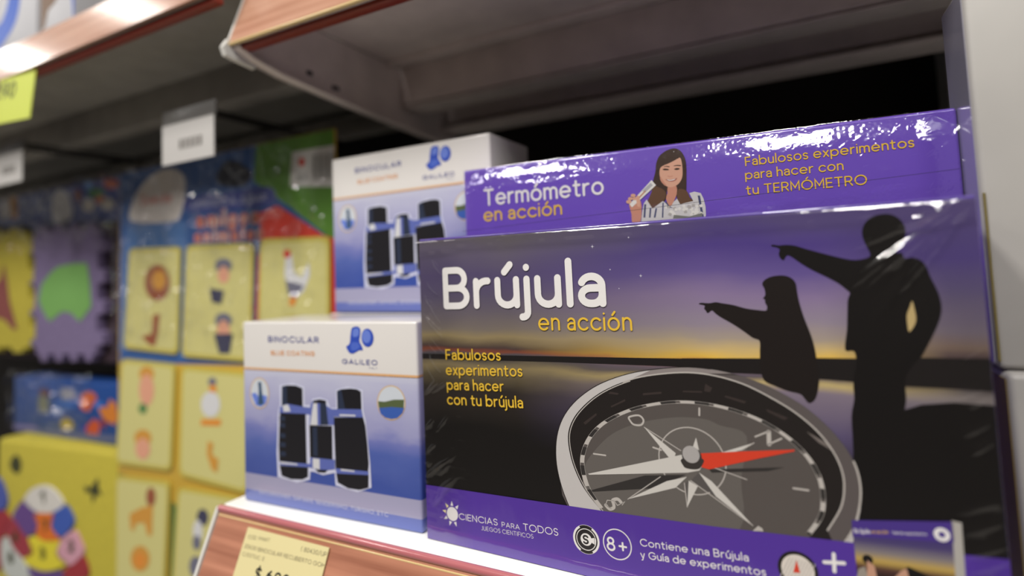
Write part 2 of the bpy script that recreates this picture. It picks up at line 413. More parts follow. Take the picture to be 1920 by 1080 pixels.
# side bracket, deepest at its middle, with a turned lower flange
prof = [(.319, TZ+.004), (.314, TZ-.002), (.33, CAMZ+.1945), (.36, CAMZ+.189), (.42, CAMZ+.1845), (.5, CAMZ+.179), (.58, CAMZ+.175), (.66, CAMZ+.172), (.66, CAMZ+.251), (.335, CAMZ+.251)]
mb = MB(); mb.prism(prof, XL, XL+.0035, m_grey)
low = prof[1:8]
for i in range(len(low)-1):
    (a, b), (c, d) = low[i], low[i+1]
    mb.poly([(XL, a, b), (XL, c, d), (XL+.012, c, d), (XL+.012, a, b)], m_grey); mb.poly([(XL, a, b+.002), (XL, c, d+.002), (XL+.012, c, d+.002), (XL+.012, a, b+.002)], m_grey)
    mb.poly([(XL+.012, a, b), (XL+.012, c, d), (XL+.012, c, d+.002), (XL+.012, a, b+.002)], m_grey)
local(mb, ts); br = mb.build('side_bracket', ts)
for (yy, zz, l) in ((.395, .204, .007), (.428, .198, .010)):
    mb = MB(); mb.box((XL+.0034, yy, CAMZ+zz-.0022), (XL+.0042, yy+l, CAMZ+zz+.0022), m_black); local(mb, ts); plabel(mb.build('bracket_slot', br), 'dark slot in the bracket')

mb = MB(); mb.box((XL+.004, .540, CAMZ+.2055), (XR, .570, CAMZ+.2508), m_grey, .0012); local(mb, ts); mb.build('cross_beam', ts)
mb = MB(); mb.box((XL+.006, .512, CAMZ+.2455), (XR, .5165, CAMZ+.2508), m_grey, .0006); local(mb, ts); mb.build('panel_lip', ts)
mb = MB(); mb.box((XL+.004, .5405, CAMZ+.2015), (XR, .575, CAMZ+.2035), m_grey, .0006); local(mb, ts); mb.build('beam_flange', ts)
mb = MB(); mb.box((XL+.004, .632, CAMZ+.2025), (XR, .660, CAMZ+.240), m_grey, .0015)
mb.box((XL+.004, .618, CAMZ+.190), (XR, .660, CAMZ+.1945), m_grey, .001); local(mb, ts); mb.build('rear_beam', ts)
mb = MB(); mb.prism(rail_profile(.3485, TZ+.105, .3125, TZ+.003, .002), XL+.001, XR, m_wood2); local(mb, ts); plabel(mb.build('price_strip', ts), 'pale wood-grain price strip')
mb = MB(); mb.tube([(XL+.001, .3128, TZ+.0012), (XR, .3128, TZ+.0012)], .0018, m_gold, 12); local(mb, ts); plabel(mb.build('strip_bead', ts), 'glossy bead under the strip, gold highlight in its colour')
mb = MB(); mb.box((XL+.012, .316, TZ-.0035), (XR, .326, TZ+.0005), m_red, .0008); local(mb, ts); plabel(mb.build('strip_clip', ts), 'dark red clip rail behind the strip')
mb = MB(); cap = [(.3115, TZ+.006), (.3065, TZ-.002), (.309, TZ-.009), (.318, TZ-.0105), (.338, TZ-.0125), (.338, TZ-.0085), (.322, TZ-.004), (.3165, TZ+.006)]
mb.prism(cap, XL-.003, XL+.0025, m_white)
mb.prism([(.312, TZ+.004), (.349, TZ+.106), (.353, TZ+.106), (.316, TZ+.003)], XL-.0015, XL+.001, m_white); local(mb, ts); plabel(mb.build('end_cap', ts), 'white end cap and corner')

# --- shelf of the bay on the left
LZ = CAMZ+.245
ls = thing('side_bay_shelf', 'wood-fronted steel shelf of the bay at upper left, lime tag on its edge', 'shelf', (-1.5, .30, LZ))
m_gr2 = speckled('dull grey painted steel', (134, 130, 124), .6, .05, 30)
lx0, lx1 = -2.2, -.4365
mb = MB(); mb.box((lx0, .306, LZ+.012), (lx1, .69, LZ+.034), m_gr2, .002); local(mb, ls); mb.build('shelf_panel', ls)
mb = MB(); mb.prism(rail_profile(.2995, LZ+.036, .2983, LZ+.001, .003), lx0, lx1, m_wood2); local(mb, ls); plabel(mb.build('price_strip', ls), 'pale wood-grain price strip')
mb = MB(); mb.box((lx0, .303, LZ-.005), (lx1, .312, LZ+.0005), m_red, .001); local(mb, ls); plabel(mb.build('strip_clip', ls), 'dark red clip rail under the strip')
mb = MB(); mb.box((lx0, .43, LZ-.032), (lx1, .455, LZ+.0118), m_gr2, .0012); local(mb, ls); mb.build('cross_beam', ls)
mb = MB(); mb.box((lx0, .64, LZ-.030), (lx1, .66, LZ-.002), m_gr2, .0012); local(mb, ls); mb.build('rear_beam', ls)

# --- perforated upright at the right end
up = thing('gondola_upright', 'grey slotted steel upright beside the white cartons', 'upright', (.121, .6635, 0))
mb = MB(); m_up = mat('upright steel', (128, 126, 124), .45)
mb.box((0, 0, 0), (.004, .045, 2.3), m_up); mb.box((.036, 0, 0), (.04, .045, 2.3), m_up); 
for xa, xb in ((.004, .010), (.0165, .0235), (.030, .036)): mb.box((xa, 0, 0), (xb, .002, 2.3), m_up)
z = 0.0
while z < 2.3:
    mb.box((.010, 0, z), (.0165, .002, z+.014), m_up); mb.box((.0235, 0, z), (.030, .002, z+.014), m_up); z += .032
mb.box((.004, .006, 0), (.036, .008, 2.3), m_black); mb.build('slotted_column', up)

# ================================================================== COMPASS GAME BOX
W, H, D = .3041, .2, .034
comp = thing('science_game_box', 'large purple compass game box in front, dusk picture of two silhouettes pointing', 'game box', (-.2412, .3185, DECK+.0002), R(-1.38))
bpy.context.view_layer.update()
m_purple = mat('purple carton', (78, 52, 150), .35, film=True)
carton('carton', W, D, H, m_purple, comp, .001)
F = Face(W, H, src=[(781, 452), (1832, 364), (806, 1010), (1915, 1273)])
# the printed dusk sky over a lake
def dusk():
    m = mat('printed dusk picture', (90, 80, 110), .3, film=True); nt, N, Lk, b = nodes_of(m); co, x, y, z = objxyz(nt)
    n1 = noise(nt, co, 1.0, (18, 18, 60), 4); n2 = noise(nt, co, 1.0, (9, 9, 14), 3)
    u = math_node(nt, 'DIVIDE', x, W); v = math_node(nt, 'DIVIDE', z, H)
    # horizon of the picture drops a little to the right
    d1 = math_node(nt, 'MULTIPLY', math_node(nt, 'SUBTRACT', n1, .5), .05)
    d2 = math_node(nt, 'MULTIPLY', math_node(nt, 'SUBTRACT', n2, .5), .16)
    vv = math_node(nt, 'ADD', math_node(nt, 'ADD', v, d1), 0.0)
    fade = math_node(nt, 'MULTIPLY', d2, math_node(nt, 'MAXIMUM', math_node(nt, 'SUBTRACT', v, .62), 0.0)); fade = math_node(nt, 'MULTIPLY', fade, 4.0)
    vv = math_node(nt, 'ADD', vv, fade)
    left = ramp(nt, [(0, (20, 18, 18)), (.38, (24, 22, 21)), (.50, (48, 42, 38)), (.545, (92, 82, 62)), (.575, (128, 114, 84)), (.60, (70, 66, 66)), (.612, (80, 76, 82)), (.622, (124, 66, 48)), (.634, (72, 58, 56)), (.65, (106, 92, 72)), (.672, (142, 126, 92)), (.70, (118, 108, 100)), (.75, (102, 94, 102)), (.81, (88, 80, 104)), (.88, (84, 74, 108)), (.95, (96, 88, 108)), (1, (98, 92, 98))])
    righ = ramp(nt, [(0, (20, 18, 18)), (.34, (26, 23, 28)), (.46, (88, 78, 110)), (.55, (128, 116, 130)), (.575, (190, 170, 116)), (.59, (90, 82, 92)), (.605, (120, 104, 116)), (.614, (176, 112, 84)), (.628, (228, 186, 78)), (.648, (206, 178, 116)), (.68, (164, 150, 136)), (.72, (144, 132, 148)), (.79, (134, 116, 152)), (.86, (98, 82, 142)), (.94, (76, 60, 128)), (1, (86, 74, 122))])
    far = ramp(nt, [(0, (18, 16, 17)), (.52, (24, 22, 24)), (.535, (104, 98, 102)), (.56, (122, 114, 112)), (.58, (60, 52, 54)), (.62, (56, 46, 50)), (.65, (78, 64, 66)), (.675, (116, 98, 88)), (.71, (110, 100, 112)), (.78, (92, 82, 116)), (.88, (80, 66, 124)), (1, (84, 72, 118))])
    Lk.new(vv, far.inputs[0])
    Lk.new(vv, left.inputs[0]); Lk.new(vv, righ.inputs[0])
    f = nt.nodes.new('ShaderNodeMapRange'); f.inputs[1].default_value = .25; f.inputs[2].default_value = .62; Lk.new(math_node(nt, 'ADD', u, d2), f.inputs[0])
    g = nt.nodes.new('ShaderNodeMapRange'); g.inputs[1].default_value = .80; g.inputs[2].default_value = .95; Lk.new(math_node(nt, 'ADD', u, d2), g.inputs[0])
    c = mix(nt, g.outputs[0], mix(nt, f.outputs[0], left.outputs[0], righ.outputs[0]), far.outputs[0]); Lk.new(c, b.inputs['Base Color']); return m
mb = MB(); F.uvpoly(mb, [(0, 0), (W, 0), (W, H), (0, H)], dusk(), 0)
m_ink = mat('dark shore print', (30, 27, 27), .3, film=True)
m_ink2 = mat('black silhouette print', (21, 19, 19), .3, film=True)
m_star = mat('star print', (225, 222, 235), .3)
# far shore line, wider and darker to the right
F.poly(mb, Z(780, 420, 2.843, (20, 700), (600, 712), (1200, 722), (1592, 727), (1592, 776), (1300, 765), (760, 745), (20, 727)), m_ink, 1)
F.poly(mb, Z(1280, 360, 2.455, (-5, 772), (360, 772), (620, 770), (800, 772), (1100, 768), (1440, 772), (1440, 925), (1250, 912), (1030, 900), (790, 880), (620, 866), (360, 845), (-5, 830)), m_ink, 1.1)
# dark foreground shore at lower right
F.poly(mb, Z(1280, 360, 2.455, (1020, 1010), (1100, 985), (1250, 975), (1445, 990), (1500, 2100), (900, 2100), (960, 1200)), m_ink2, 1.3)
plabel(mb.build('front_picture', comp), 'dusk sky over a dark lake shore')
# silhouettes
man = Z(1280, 360, 2.455, (405, 252), (412, 246), (440, 250), (470, 247), (512, 250), (560, 264), (640, 285), (720, 305), (780, 316), (830, 312), (860, 300), (862, 282), (846, 250), (832, 220), (826, 185), (836, 150), (862, 122), (900, 106), (945, 102), (985, 114), (1015, 142), (1028, 180), (1022, 216), (1004, 246), (990, 268), (986, 284), (1010, 282), (1024, 308), (1060, 304), (1100, 318), (1124, 346), (1142, 392), (1165, 436), (1184, 480), (1194, 530), (1190, 575), (1172, 626), (1146, 680), (1120, 730), (1098, 766), (1060, 800), (1030, 850), (1026, 905), (1030, 960), (1018, 1040), (1010, 1120), (1020, 1300), (1030, 1700), (800, 1700), (786, 1200), (778, 1040), (790, 960), (786, 880), (800, 800), (790, 738), (748, 732), (756, 640), (758, 560), (760, 500), (770, 470), (752, 452), (716, 424), (660, 394), (590, 360), (540, 330), (506, 306), (482, 294), (470, 304), (462, 318), (446, 306), (440, 288), (444, 268), (430, 258))
gap = Z(1280, 360, 2.455, (1058, 506), (1068, 540), (1076, 580), (1072, 610), (1054, 640), (1042, 646), (1036, 610), (1034, 570), (1046, 536))
girl = Z(1280, 360, 2.455, (72, 521), (82, 516), (120, 518), (148, 513), (180, 518), (230, 526), (290, 542), (345, 549), (382, 551), (386, 530), (378, 516), (376, 500), (368, 494), (378, 478), (374, 450), (364, 430), (372, 412), (400, 396), (436, 389), (470, 390), (500, 402), (518, 424), (524, 456), (530, 490), (540, 530), (556, 580), (580, 640), (598, 690), (612, 750), (618, 800), (628, 860), (620, 930), (604, 966), (580, 976), (560, 955), (540, 935), (480, 920), (420, 896), (372, 870), (356, 800), (354, 740), (352, 690), (320, 676), (270, 640), (220, 608), (180, 586), (150, 566), (132, 550), (120, 558), (110, 562), (104, 552), (96, 542), (98, 528))
mb = MB(); F.poly(mb, man, m_ink2, 2, 3); F.poly(mb, gap, mat('sky gap print', (196, 172, 120), .3, film=True), 2.4, 3)
F.poly(mb, girl, mat('silhouette print warm', (30, 25, 24), .3, film=True), 2.2, 3)
plabel(mb.build('silhouette_print', comp), 'black silhouettes of two pointing people')
# stars
mb = MB()
for (x, y, s) in ((932, 127, 15), (1125, 77, 9), (1028, 250, 7), (1192, 283, 12), (1076, 351, 5)):
    c = np.array(F.uv(Z(780, 420, 2.843, (x, y))[0])); a = s*.000095
    for k in range(4):
        d = np.array([math.cos(k*math.pi/4), math.sin(k*math.pi/4)])*a*(1 if k % 2 == 0 else .55); n = np.array([-d[1], d[0]])/np.linalg.norm(d)*.00012
        F.uvpoly(mb, [c-d, c+n, c+d, c-n], m_star, 1.5)
mb.build('star_print', comp)

# ---- the big compass picture
m_bz = mat('compass rim print', (196, 192, 190), .3, film=True); m_bz2 = mat('compass rim print grey', (92, 85, 84), .3, film=True)
m_wall = mat('compass inner wall print', (36, 32, 31), .3, film=True); m_wall2 = mat('compass wall reflection print', (58, 50, 48), .3, film=True)
m_face = mat('compass dial print', (102, 97, 93), .3, film=True); m_face2 = mat('compass dial dusk print', (88, 82, 79), .3, film=True)
m_line = mat('compass light line print', (188, 182, 176), .3, film=True); m_needle = mat('compass needle print', (206, 202, 196), .3, film=True)
m_needle2 = mat('compass rose half print', (88, 84, 82), .3, film=True); m_redp = mat('red needle print', (214, 66, 44), .3, film=True); m_shd = mat('compass dark mark print', (52, 49, 48), .3, film=True)
oute = [(1072, 958), (1055, 915), (1045, 872), (1044, 830), (1052, 795), (1069, 766), (1095, 741), (1130, 720), (1180, 703), (1236, 694), (1290, 691), (1345, 697), (1400, 711), (1455, 734), (1510, 766), (1556, 806), (1590, 848), (1608, 886), (1614, 925), (1609, 965), (1596, 1000), (1570, 1035)]
inne = [(1130, 960), (1098, 920), (1078, 880), (1068, 845), (1066, 815), (1074, 790), (1090, 768), (1116, 745), (1148, 727), (1190, 712), (1236, 704), (1290, 701), (1340, 707), (1392, 722), (1440, 745), (1490, 775), (1532, 810), (1562, 848), (1579, 885), (1583, 920), (1576, 955), (1552, 995)]
lip = [(x+(1315-x)*.012, y+(880-y)*.012) for x, y in inne]
dial = [(1160, 985), (1126, 955), (1102, 920), (1090, 880), (1091, 850), (1104, 820), (1128, 795), (1165, 775), (1210, 761), (1265, 754), (1320, 757), (1375, 769), (1430, 790), (1480, 821), (1518, 858), (1541, 898), (1548, 938), (1543, 972), (1520, 1005), (1440, 1080), (1250, 1080)]
mb = MB()
op = smooth_path(oute, False, 4); ip = smooth_path(inne, False, 4); lp = smooth_path(lip, False, 4)
# lower flank of the case
F.poly(mb, [(1049, 885), (1056, 930), (1072, 962), (1140, 1010), (1110, 960), (1075, 920), (1060, 890)], m_bz2, 2.9)
F.poly(mb, [(1611, 940), (1614, 955), (1607, 990), (1600, 1017), (1600, 1040), (1548, 1060), (1592, 990)], m_bz, 2.9)
F.poly(mb, op+[(1500, 1090), (1150, 1090)], m_wall, 3)
F.poly(mb, lp[8:-8]+[(1500, 1010), (1150, 930)], m_wall, 3.2)
# reflections on the wall
for q in (((1335, 730), (1322, 722), (1320, 736), (1331, 738)), ((1205, 740), (1240, 737), (1240, 741), (1205, 744)), ((1280, 735), (1316, 736), (1316, 739), (1280, 738)), ((1360, 744), (1399, 755), (1395, 759), (1358, 747)), ((1437, 769), (1478, 786), (1470, 790), (1438, 774)), ((1512, 811), (1556, 836), (1560, 847), (1535, 832)), ((1144, 737), (1160, 740), (1158, 743), (1140, 741)), ((1094, 795), (1118, 777), (1119, 781), (1098, 799)), ((1145, 764), (1172, 751), (1172, 755), (1146, 767))):
    F.poly(mb, q, m_wall2 if q[0][0] != 1512 else mat('wall glint print', (112, 104, 100), .3, film=True), 3.4)
F.poly(mb, smooth_path(dial, True, 4), m_face2, 3.6)
F.poly(mb, smooth_path([(1140, 985), (1098, 920), (1096, 880), (1115, 848), (1150, 815), (1200, 795), (1265, 785), (1320, 788), (1350, 800), (1400, 820), (1390, 900), (1385, 1000), (1250, 1080)], True, 4), m_face, 3.8)
# dashed scale ring
dp = smooth_path(dial[1:19], False, 6)
du = [np.array(F.uv(p)) for p in dp]; cc = np.array(F.uv((1322, 890)))
dk = [c+(q-c)*.965 for q, c in zip(du, [cc]*len(du))]
F.stroke_uv(mb, du, .00012, m_line, 4, False); F.stroke_uv(mb, dk, .00012, m_line, 4, False)
for i in range(0, len(du)-4, 7):
    F.ring(mb, du[i:i+4], dk[i:i+4], m_line, 4.1)
    F.ring(mb, du[i+3:i+7], dk[i+3:i+7], m_shd, 4.05)
# short hour marks
for a, b in (((1114, 853), (1136, 856)), ((1311, 768), (1311, 781)), ((1488, 917), (1516, 921)), ((1240, 846), (1225, 841))):
    F.stroke(mb, [a, b], .00045, m_line, 4.2)
plabel(mb.build('compass_dial_print', comp), 'grey compass dial')
mb = MB()
def band(a, b, material, layer):
    F.ring(mb, [F.uv(p) for p in a], [F.uv(p) for p in b], material, layer)
k = 36
band(op[:k], ip[:k], m_bz, 4.4); band(op[k-1:k+12], ip[k-1:k+12], mat('compass rim print mid', (140, 132, 130), .3, film=True), 4.4); band(op[k+10:], ip[k+10:], m_bz2, 4.4)
F.stroke(mb, ip[k-2:], .00035, m_line, 4.6); F.stroke(mb, op[k+30:], .0004, m_line, 4.6); F.stroke(mb, op[:k+8], .00022, m_wall, 4.5)
F.stroke(mb, lp[:k], .00025, m_line, 4.45)
plabel(mb.build('compass_rim_print', comp), 'pale grey compass rim')
# rose, needle, letters
mb = MB(); k4 = lambda *p: Z(1020, 680, 3.375, *p)
def star(tip, l, r, mid, lay_=4.6):
    F.poly(mb, [mid, l, tip], m_needle, lay_); F.poly(mb, [mid, r, tip], m_needle2, lay_)
F.circ(mb, (1297, 866), (1236, 852), .0003, m_line, 4.4)
C_ = (1297, 868)
cz = lambda *p: Z(1012, 638, 2.1145, *p)
for q in (((632, 528), (682, 562), (846, 736), (700, 622)), ((592, 560), (628, 582), (587, 664)), ((352, 633), (505, 562), (585, 545), (540, 588)), ((415, 350), (540, 452), (535, 470), (512, 468)), ((718, 450), (850, 411), (800, 440), (750, 452)), ((620, 390), (632, 440), (605, 436))):
    F.poly(mb, cz(*q), m_needle, 4.6)
for q in (((632, 528), (600, 560), (700, 622)), ((592, 560), (572, 575), (587, 664)), ((600, 530), (585, 545), (480, 585), (540, 588))): F.poly(mb, cz(*q), m_needle2, 4.55)
for q in (((600, 560), (846, 736)), ((352, 633), (480, 545)), ((575, 570), (587, 664)), ((415, 350), (560, 442)), ((690, 508), (822, 556)), ((800, 440), (850, 411))): F.stroke(mb, cz(*q), .00022, m_line, 4.62)
F.poly(mb, k4((305, 812), (640, 720), (900, 715), (700, 800), (310, 822)), m_shd, 4.5)
F.poly(mb, [(1330, 882), (1470, 878), (1440, 885), (1335, 888)], m_shd, 4.5)
F.poly(mb, [(1104, 890), (1106, 892), (1290, 888), (1312, 884), (1320, 870), (1290, 852), (1277, 855)], m_needle, 4.9)
F.poly(mb, [(1312, 852), (1400, 848), (1490, 845), (1490, 848), (1420, 862), (1330, 882), (1316, 878)], m_redp, 5)
hub = mat('compass hub print', (58, 54, 52), .3, film=True)
F.poly(mb, [(1279, 862), (1318, 862), (1316, 876), (1307, 882), (1288, 880), (1281, 874)], hub, 5.2, 3)
F.disc(mb, (1297.5, 858), (1279, 855), hub, 5.3); F.disc(mb, (1296, 854), (1280, 852), mat('hub cap print', (172, 168, 166), .3, film=True), 5.4)
plabel(mb.build('compass_needle_print', comp), 'red and white compass needle over a rose')
mb = MB()
F.stroke(mb, [k4((540, 352))[0], k4((600, 342))[0], k4((630, 372))[0], k4((615, 402))[0], k4((570, 400))[0], k4((545, 375))[0]], .0005, m_line, 4.6, 4, True)
plabel(mb.build('dial_letter_print', comp), 'pale letter O on the dial'); mb = MB()
F.stroke(mb, k4((500, 905), (515, 885), (470, 908), (450, 880), (405, 875), (395, 905), (432, 930)), .0002, m_line, 4.6)
F.stroke(mb, k4((492, 888), (470, 868), (440, 876), (446, 900), (446, 922), (420, 930), (396, 906)), .0009, m_line, 4.6, 4)
plabel(mb.build('dial_letter_print', comp), 'pale letter S on the dial'); mb = MB()
kn = lambda *p: Z(1320, 700, 3.375, *p)
F.stroke(mb, kn((325, 408), (415, 372)), .0004, m_line, 4.6); F.stroke(mb, kn((410, 378), (412, 455)), .001, m_line, 4.6); F.stroke(mb, kn((405, 458), (490, 420)), .0004, m_line, 4.6)
plabel(mb.build('dial_letter_print', comp), 'pale letter N on the dial'); mb = MB()
F.poly(mb, kn((310, 1000), (345, 968), (372, 985), (378, 1003)), m_line, 4.6); plabel(mb.build('dial_letter_print', comp), 'tip of a letter cut by the purple band')
# ---- footer band, logos and lettering
mb = MB(); m_band = mat('purple band print', (84, 54, 156), .3, film=True); m_wp = mat('white lettering print', (236, 233, 231), .35, film=True); m_yp = mat('yellow lettering print', (232, 190, 62), .35, film=True)
F.poly(mb, [(790, 908.5), (805, 911), (1132, 959), (1340, 988), (1600, 1018), (1888, 1049), (1990, 1060), (1990, 1300), (806, 1010)], m_band, 5.5)
plabel(mb.build('footer_band', comp), 'purple band along the foot of the front')
mb = MB()
F.text(mb, 'Brújula', (830.5, 583.6), (1137, 578.5), (829, 505), .080, m_wp, 5.8, .085); plabel(mb.build('title_lettering', comp), 'white title reading Brújula')
mb = MB(); F.text(mb, 'en acción', (1009, 623), (1185, 623.3), (1010, 589), .062, m_yp, 5.8, .13); plabel(mb.build('subtitle_lettering', comp), 'yellow lettering reading en acción')
mb = MB()
for t, a, b, c in (('Fabulosos', (836, 678), (939, 679.5), (835, 658)), ('experimentos', (837, 706.5), (980, 709.5), (836.5, 686)), ('para hacer', (839, 734), (945.5, 737.5), (838.5, 714)), ('con tu brújula', (840, 761.5), (982, 768.5), (839.5, 741))):
    F.text(mb, t, a, b, c, .068, m_yp, 5.8, .12)
plabel(mb.build('slogan_lettering', comp), 'four lines of yellow lettering, Fabulosos experimentos para hacer con tu brújula')
mb = MB()
for t, a, b, c in (('CIENCIAS', (864.5, 974.8), (937, 986.6), (864.5, 963)), ('PARA', (944.3, 988.6), (978, 994), (944.3, 979.4)), ('TODOS', (984.5, 995.3), (1050, 1005.6), (984.2, 982))):
    F.text(mb, t, a, b, c, .055, m_wp, 6, .13)
F.text(mb, 'JUEGOS CIENTIFICOS', (906.7, 994.6), (1003.5, 1010.5), (906.7, 986.8), .045, m_wp, 6, .16)
sc = np.array(F.uv((852.1, 964.7))); sr = .0044
F.uvpoly(mb, [sc+sr*np.array([math.cos(a), math.sin(a)]) for a in np.linspace(0, 6.28, 30, endpoint=False)], m_wp, 6)
for k in range(9):
    a = R(92+40*k); d = np.array([math.cos(a), math.sin(a)]); n = np.array([-d[1], d[0]])
    if k in (6, 7): continue
    c_ = m_wp if k not in (1, 2) else mat('tinted ray print', (226, 214, 160) if k == 1 else (226, 190, 170), .35)
    F.uvpoly(mb, [sc+d*sr*1.85, sc+d*sr*1.18+n*.0011, sc+d*sr*1.18-n*.0011], c_, 6)
plabel(mb.build('sun_logo_print', comp), 'white sun emblem with two lines of white lettering')
mb = MB(); m_bp = mat('badge black print', (34, 30, 34), .35, film=True)
bc, be = (1101.6, 1012), (1077.3, 1007.2)
F.disc(mb, bc, be, m_wp, 6); F.circ(mb, bc, be, .0004, m_bp, 6.1, .80); F.circ(mb, bc, be, .0011, m_bp, 6.1, .56, 20, 340)
F.circ(mb, bc, be, .0006, m_bp, 6.1, .9, 60, 120); F.circ(mb, bc, be, .0006, m_bp, 6.1, .9, 240, 300)
F.text(mb, 'S', (1095.5, 1019.6), (1107, 1022), (1095.5, 1002.5), .10, m_bp, 6.3); F.text(mb, 'T', (1115, 1020), (1120, 1021), (1115, 1008), .05, m_bp, 6.3)
F.circ(mb, (1159.4, 1021), (1133.8, 1016.2), .0003, m_wp, 6)
F.text(mb, '8+', (1140.5, 1031.7), (1179, 1038.7), (1140.5, 1005.8), .07, m_wp, 6.1, .24)
plabel(mb.build('badge_print', comp), 'round S badge and 8+ age circle')
mb = MB()
F.text(mb, 'Contiene una Brújula', (1202.5, 1024), (1405.5, 1053.2), (1202.5, 1010), .062, m_wp, 6, .12)
F.text(mb, 'y Guía de experimentos', (1203.5, 1046.6), (1438, 1080.5), (1203.5, 1032.6), .062, m_wp, 6, .12)
plabel(mb.build('contents_lettering', comp), 'white lettering listing the contents')
mb = MB(); F.stroke(mb, [(1546, 1054), (1583, 1056)], .0008, m_wp, 6); F.stroke(mb, [(1563.5, 1039), (1565, 1071)], .0008, m_wp, 6.1); plabel(mb.build('plus_sign', comp), 'white plus sign')
mb = MB(); F.disc(mb, (1496.5, 1069), (1459, 1062), m_wall, 6); F.disc(mb, (1496.5, 1069), (1459, 1062), mat('small dial print', (222, 214, 204), .35, film=True), 6.1, .82)
for k in range(-4, 5): F.stroke(mb, [(1496+k*6-8, 1086+k*1.5), (1496+k*6+9, 1052+k*1.5)], .00018, m_line, 6.2)
F.poly(mb, [(1494, 1050), (1501, 1074), (1488, 1073)], m_redp, 6.3); plabel(mb.build('small_compass_print', comp), 'small white compass picture in the band')
# inset booklet picture
def inset():
    m = mat('inset dusk print', (90, 80, 120), .3, film=True); nt, N, Lk, b = nodes_of(m); co, x, y, z = objxyz(nt)
    r = ramp(nt, [(.0, (30, 24, 24)), (.15, (30, 24, 26)), (.17, (86, 56, 50)), (.186, (190, 160, 84)), (.205, (132, 124, 124)), (.228, (76, 66, 112)), (.26, (60, 44, 110))])
    v = math_node(nt, 'ADD', math_node(nt, 'DIVIDE', z, H), math_node(nt, 'MULTIPLY', math_node(nt, 'SUBTRACT', x, .25), -.25)); Lk.new(v, r.inputs[0]); Lk.new(r.outputs[0], b.inputs['Base Color']); return m
mb = MB()
F.poly(mb, [(1597, 976), (1787, 979), (1800, 1160), (1612, 1120)], inset(), 6.4)
F.poly(mb, [(1597, 976), (1787, 979), (1789, 1018), (1599, 1006)], mat('inset head print', (74, 54, 136), .3, film=True), 6.5)
F.poly(mb, [(1784, 977), (1803, 981), (1816, 1165), (1797, 1160)], mat('booklet page print', (176, 172, 166), .35, film=True), 6.5)
F.text(mb, 'Brújula', (1603, 1000.5), (1632, 1001.5), (1603, 991), .08, m_wp, 6.7); F.text(mb, 'en acción', (1635, 1001), (1666, 1002), (1635, 993), .07, m_yp, 6.7)
F.text(mb, 'Guía de experimentos', (1674, 1002), (1738, 1005), (1674, 996), .07, m_wp, 6.7)
F.circ(mb, (1766, 1003), (1755, 1002), .0008, m_wp, 6.7)
skin = mat('printed skin', (196, 150, 126), .35, film=True)
F.disc(mb, (1627, 1049), (1617, 1047), m_ink2, 6.7); F.poly(mb, [(1626, 1050), (1640, 1062), (1646, 1090), (1626, 1090)], skin, 6.8); F.poly(mb, [(1605, 1090), (1610, 1066), (1622, 1062), (1630, 1090)], mat('printed jumper', (150, 142, 132), .35), 6.75)
F.poly(mb, [(1670, 1090), (1690, 1070), (1700, 1066), (1706, 1090)], skin, 6.8); F.poly(mb, [(1690, 1072), (1702, 1062), (1790, 1100), (1700, 1100)], m_ink2, 6.75)
plabel(mb.build('booklet_print', comp), 'small inset picture of a guide booklet')

# ---- loose shrink film around the edges (real creases that catch the lamps)
def film_sheet(name, root, W, H, y, height, keep, nx, nz, material, u0=0, u1=None, v0=0, v1=None, loose=None):
    u1 = u1 or W; v1 = v1 or H
    U = np.linspace(u0, u1, nx); V = np.linspace(v0, v1, nz); uu, vv = np.meshgrid(U, V)
    d = height(uu, vv)
    vs = np.stack([uu, y-.0011-d, vv], -1).reshape(-1, 3); fs = []
    kp = keep(uu, vv)
    for j in range(nz-1):
        for i in range(nx-1):
            if kp[j, i] and kp[j+1, i] and kp[j, i+1] and kp[j+1, i+1]:
                a = j*nx+i; fs.append((a, a+1, a+nx+1, a+nx))
    me = bpy.data.meshes.new(name); me.from_pydata([tuple(p) for p in vs], [], fs); me.materials.append(material)
    at = me.attributes.new('looseness', 'FLOAT', 'POINT'); at.data.foreach_set('value', np.ascontiguousarray((loose(uu, vv) if loose else np.ones_like(uu)).reshape(-1), dtype=np.float32))
    bm = bmesh.new(); bm.from_mesh(me); bmesh.ops.delete(bm, geom=[q for q in bm.verts if not q.link_faces], context='VERTS'); bm.to_mesh(me); bm.free()
    me.polygons.foreach_set('use_smooth', [True]*len(me.polygons)); me.update()
    o = bpy.data.objects.new(name, me); COL.objects.link(o); o.parent = root; return o
def ridge(u, v, a, b, wd, amp):
    """a crease from a to b: a soft crest that thins out at both ends"""
    ax, ay = a; bx, by = b; L = math.hypot(bx-ax, by-ay); dx, dy = (bx-ax)/L, (by-ay)/L
    t = ((u-ax)*dx+(v-ay)*dy)/L; s = -(u-ax)*dy+(v-ay)*dx
    env = np.clip(4*t*(1-t), 0, 1)*((t > 0) & (t < 1))
    return amp*env*np.exp(-(s/(wd*(.5+.5*env)))**2)
def vnoise(u, v, su, sv, seed):
    r_ = np.random.default_rng(seed).normal(size=(400, 400)); a, b = u/su, v/sv
    i, j = np.floor(a).astype(int) % 399, np.floor(b).astype(int) % 399; fa, fb = a-np.floor(a), b-np.floor(b)
    fa, fb = fa*fa*(3-2*fa), fb*fb*(3-2*fb)
    return (r_[i, j]*(1-fa)+r_[i+1, j]*fa)*(1-fb)+(r_[i, j+1]*(1-fa)+r_[i+1, j+1]*fa)*fb
mf = clear_film(k=1.6)
cre = []
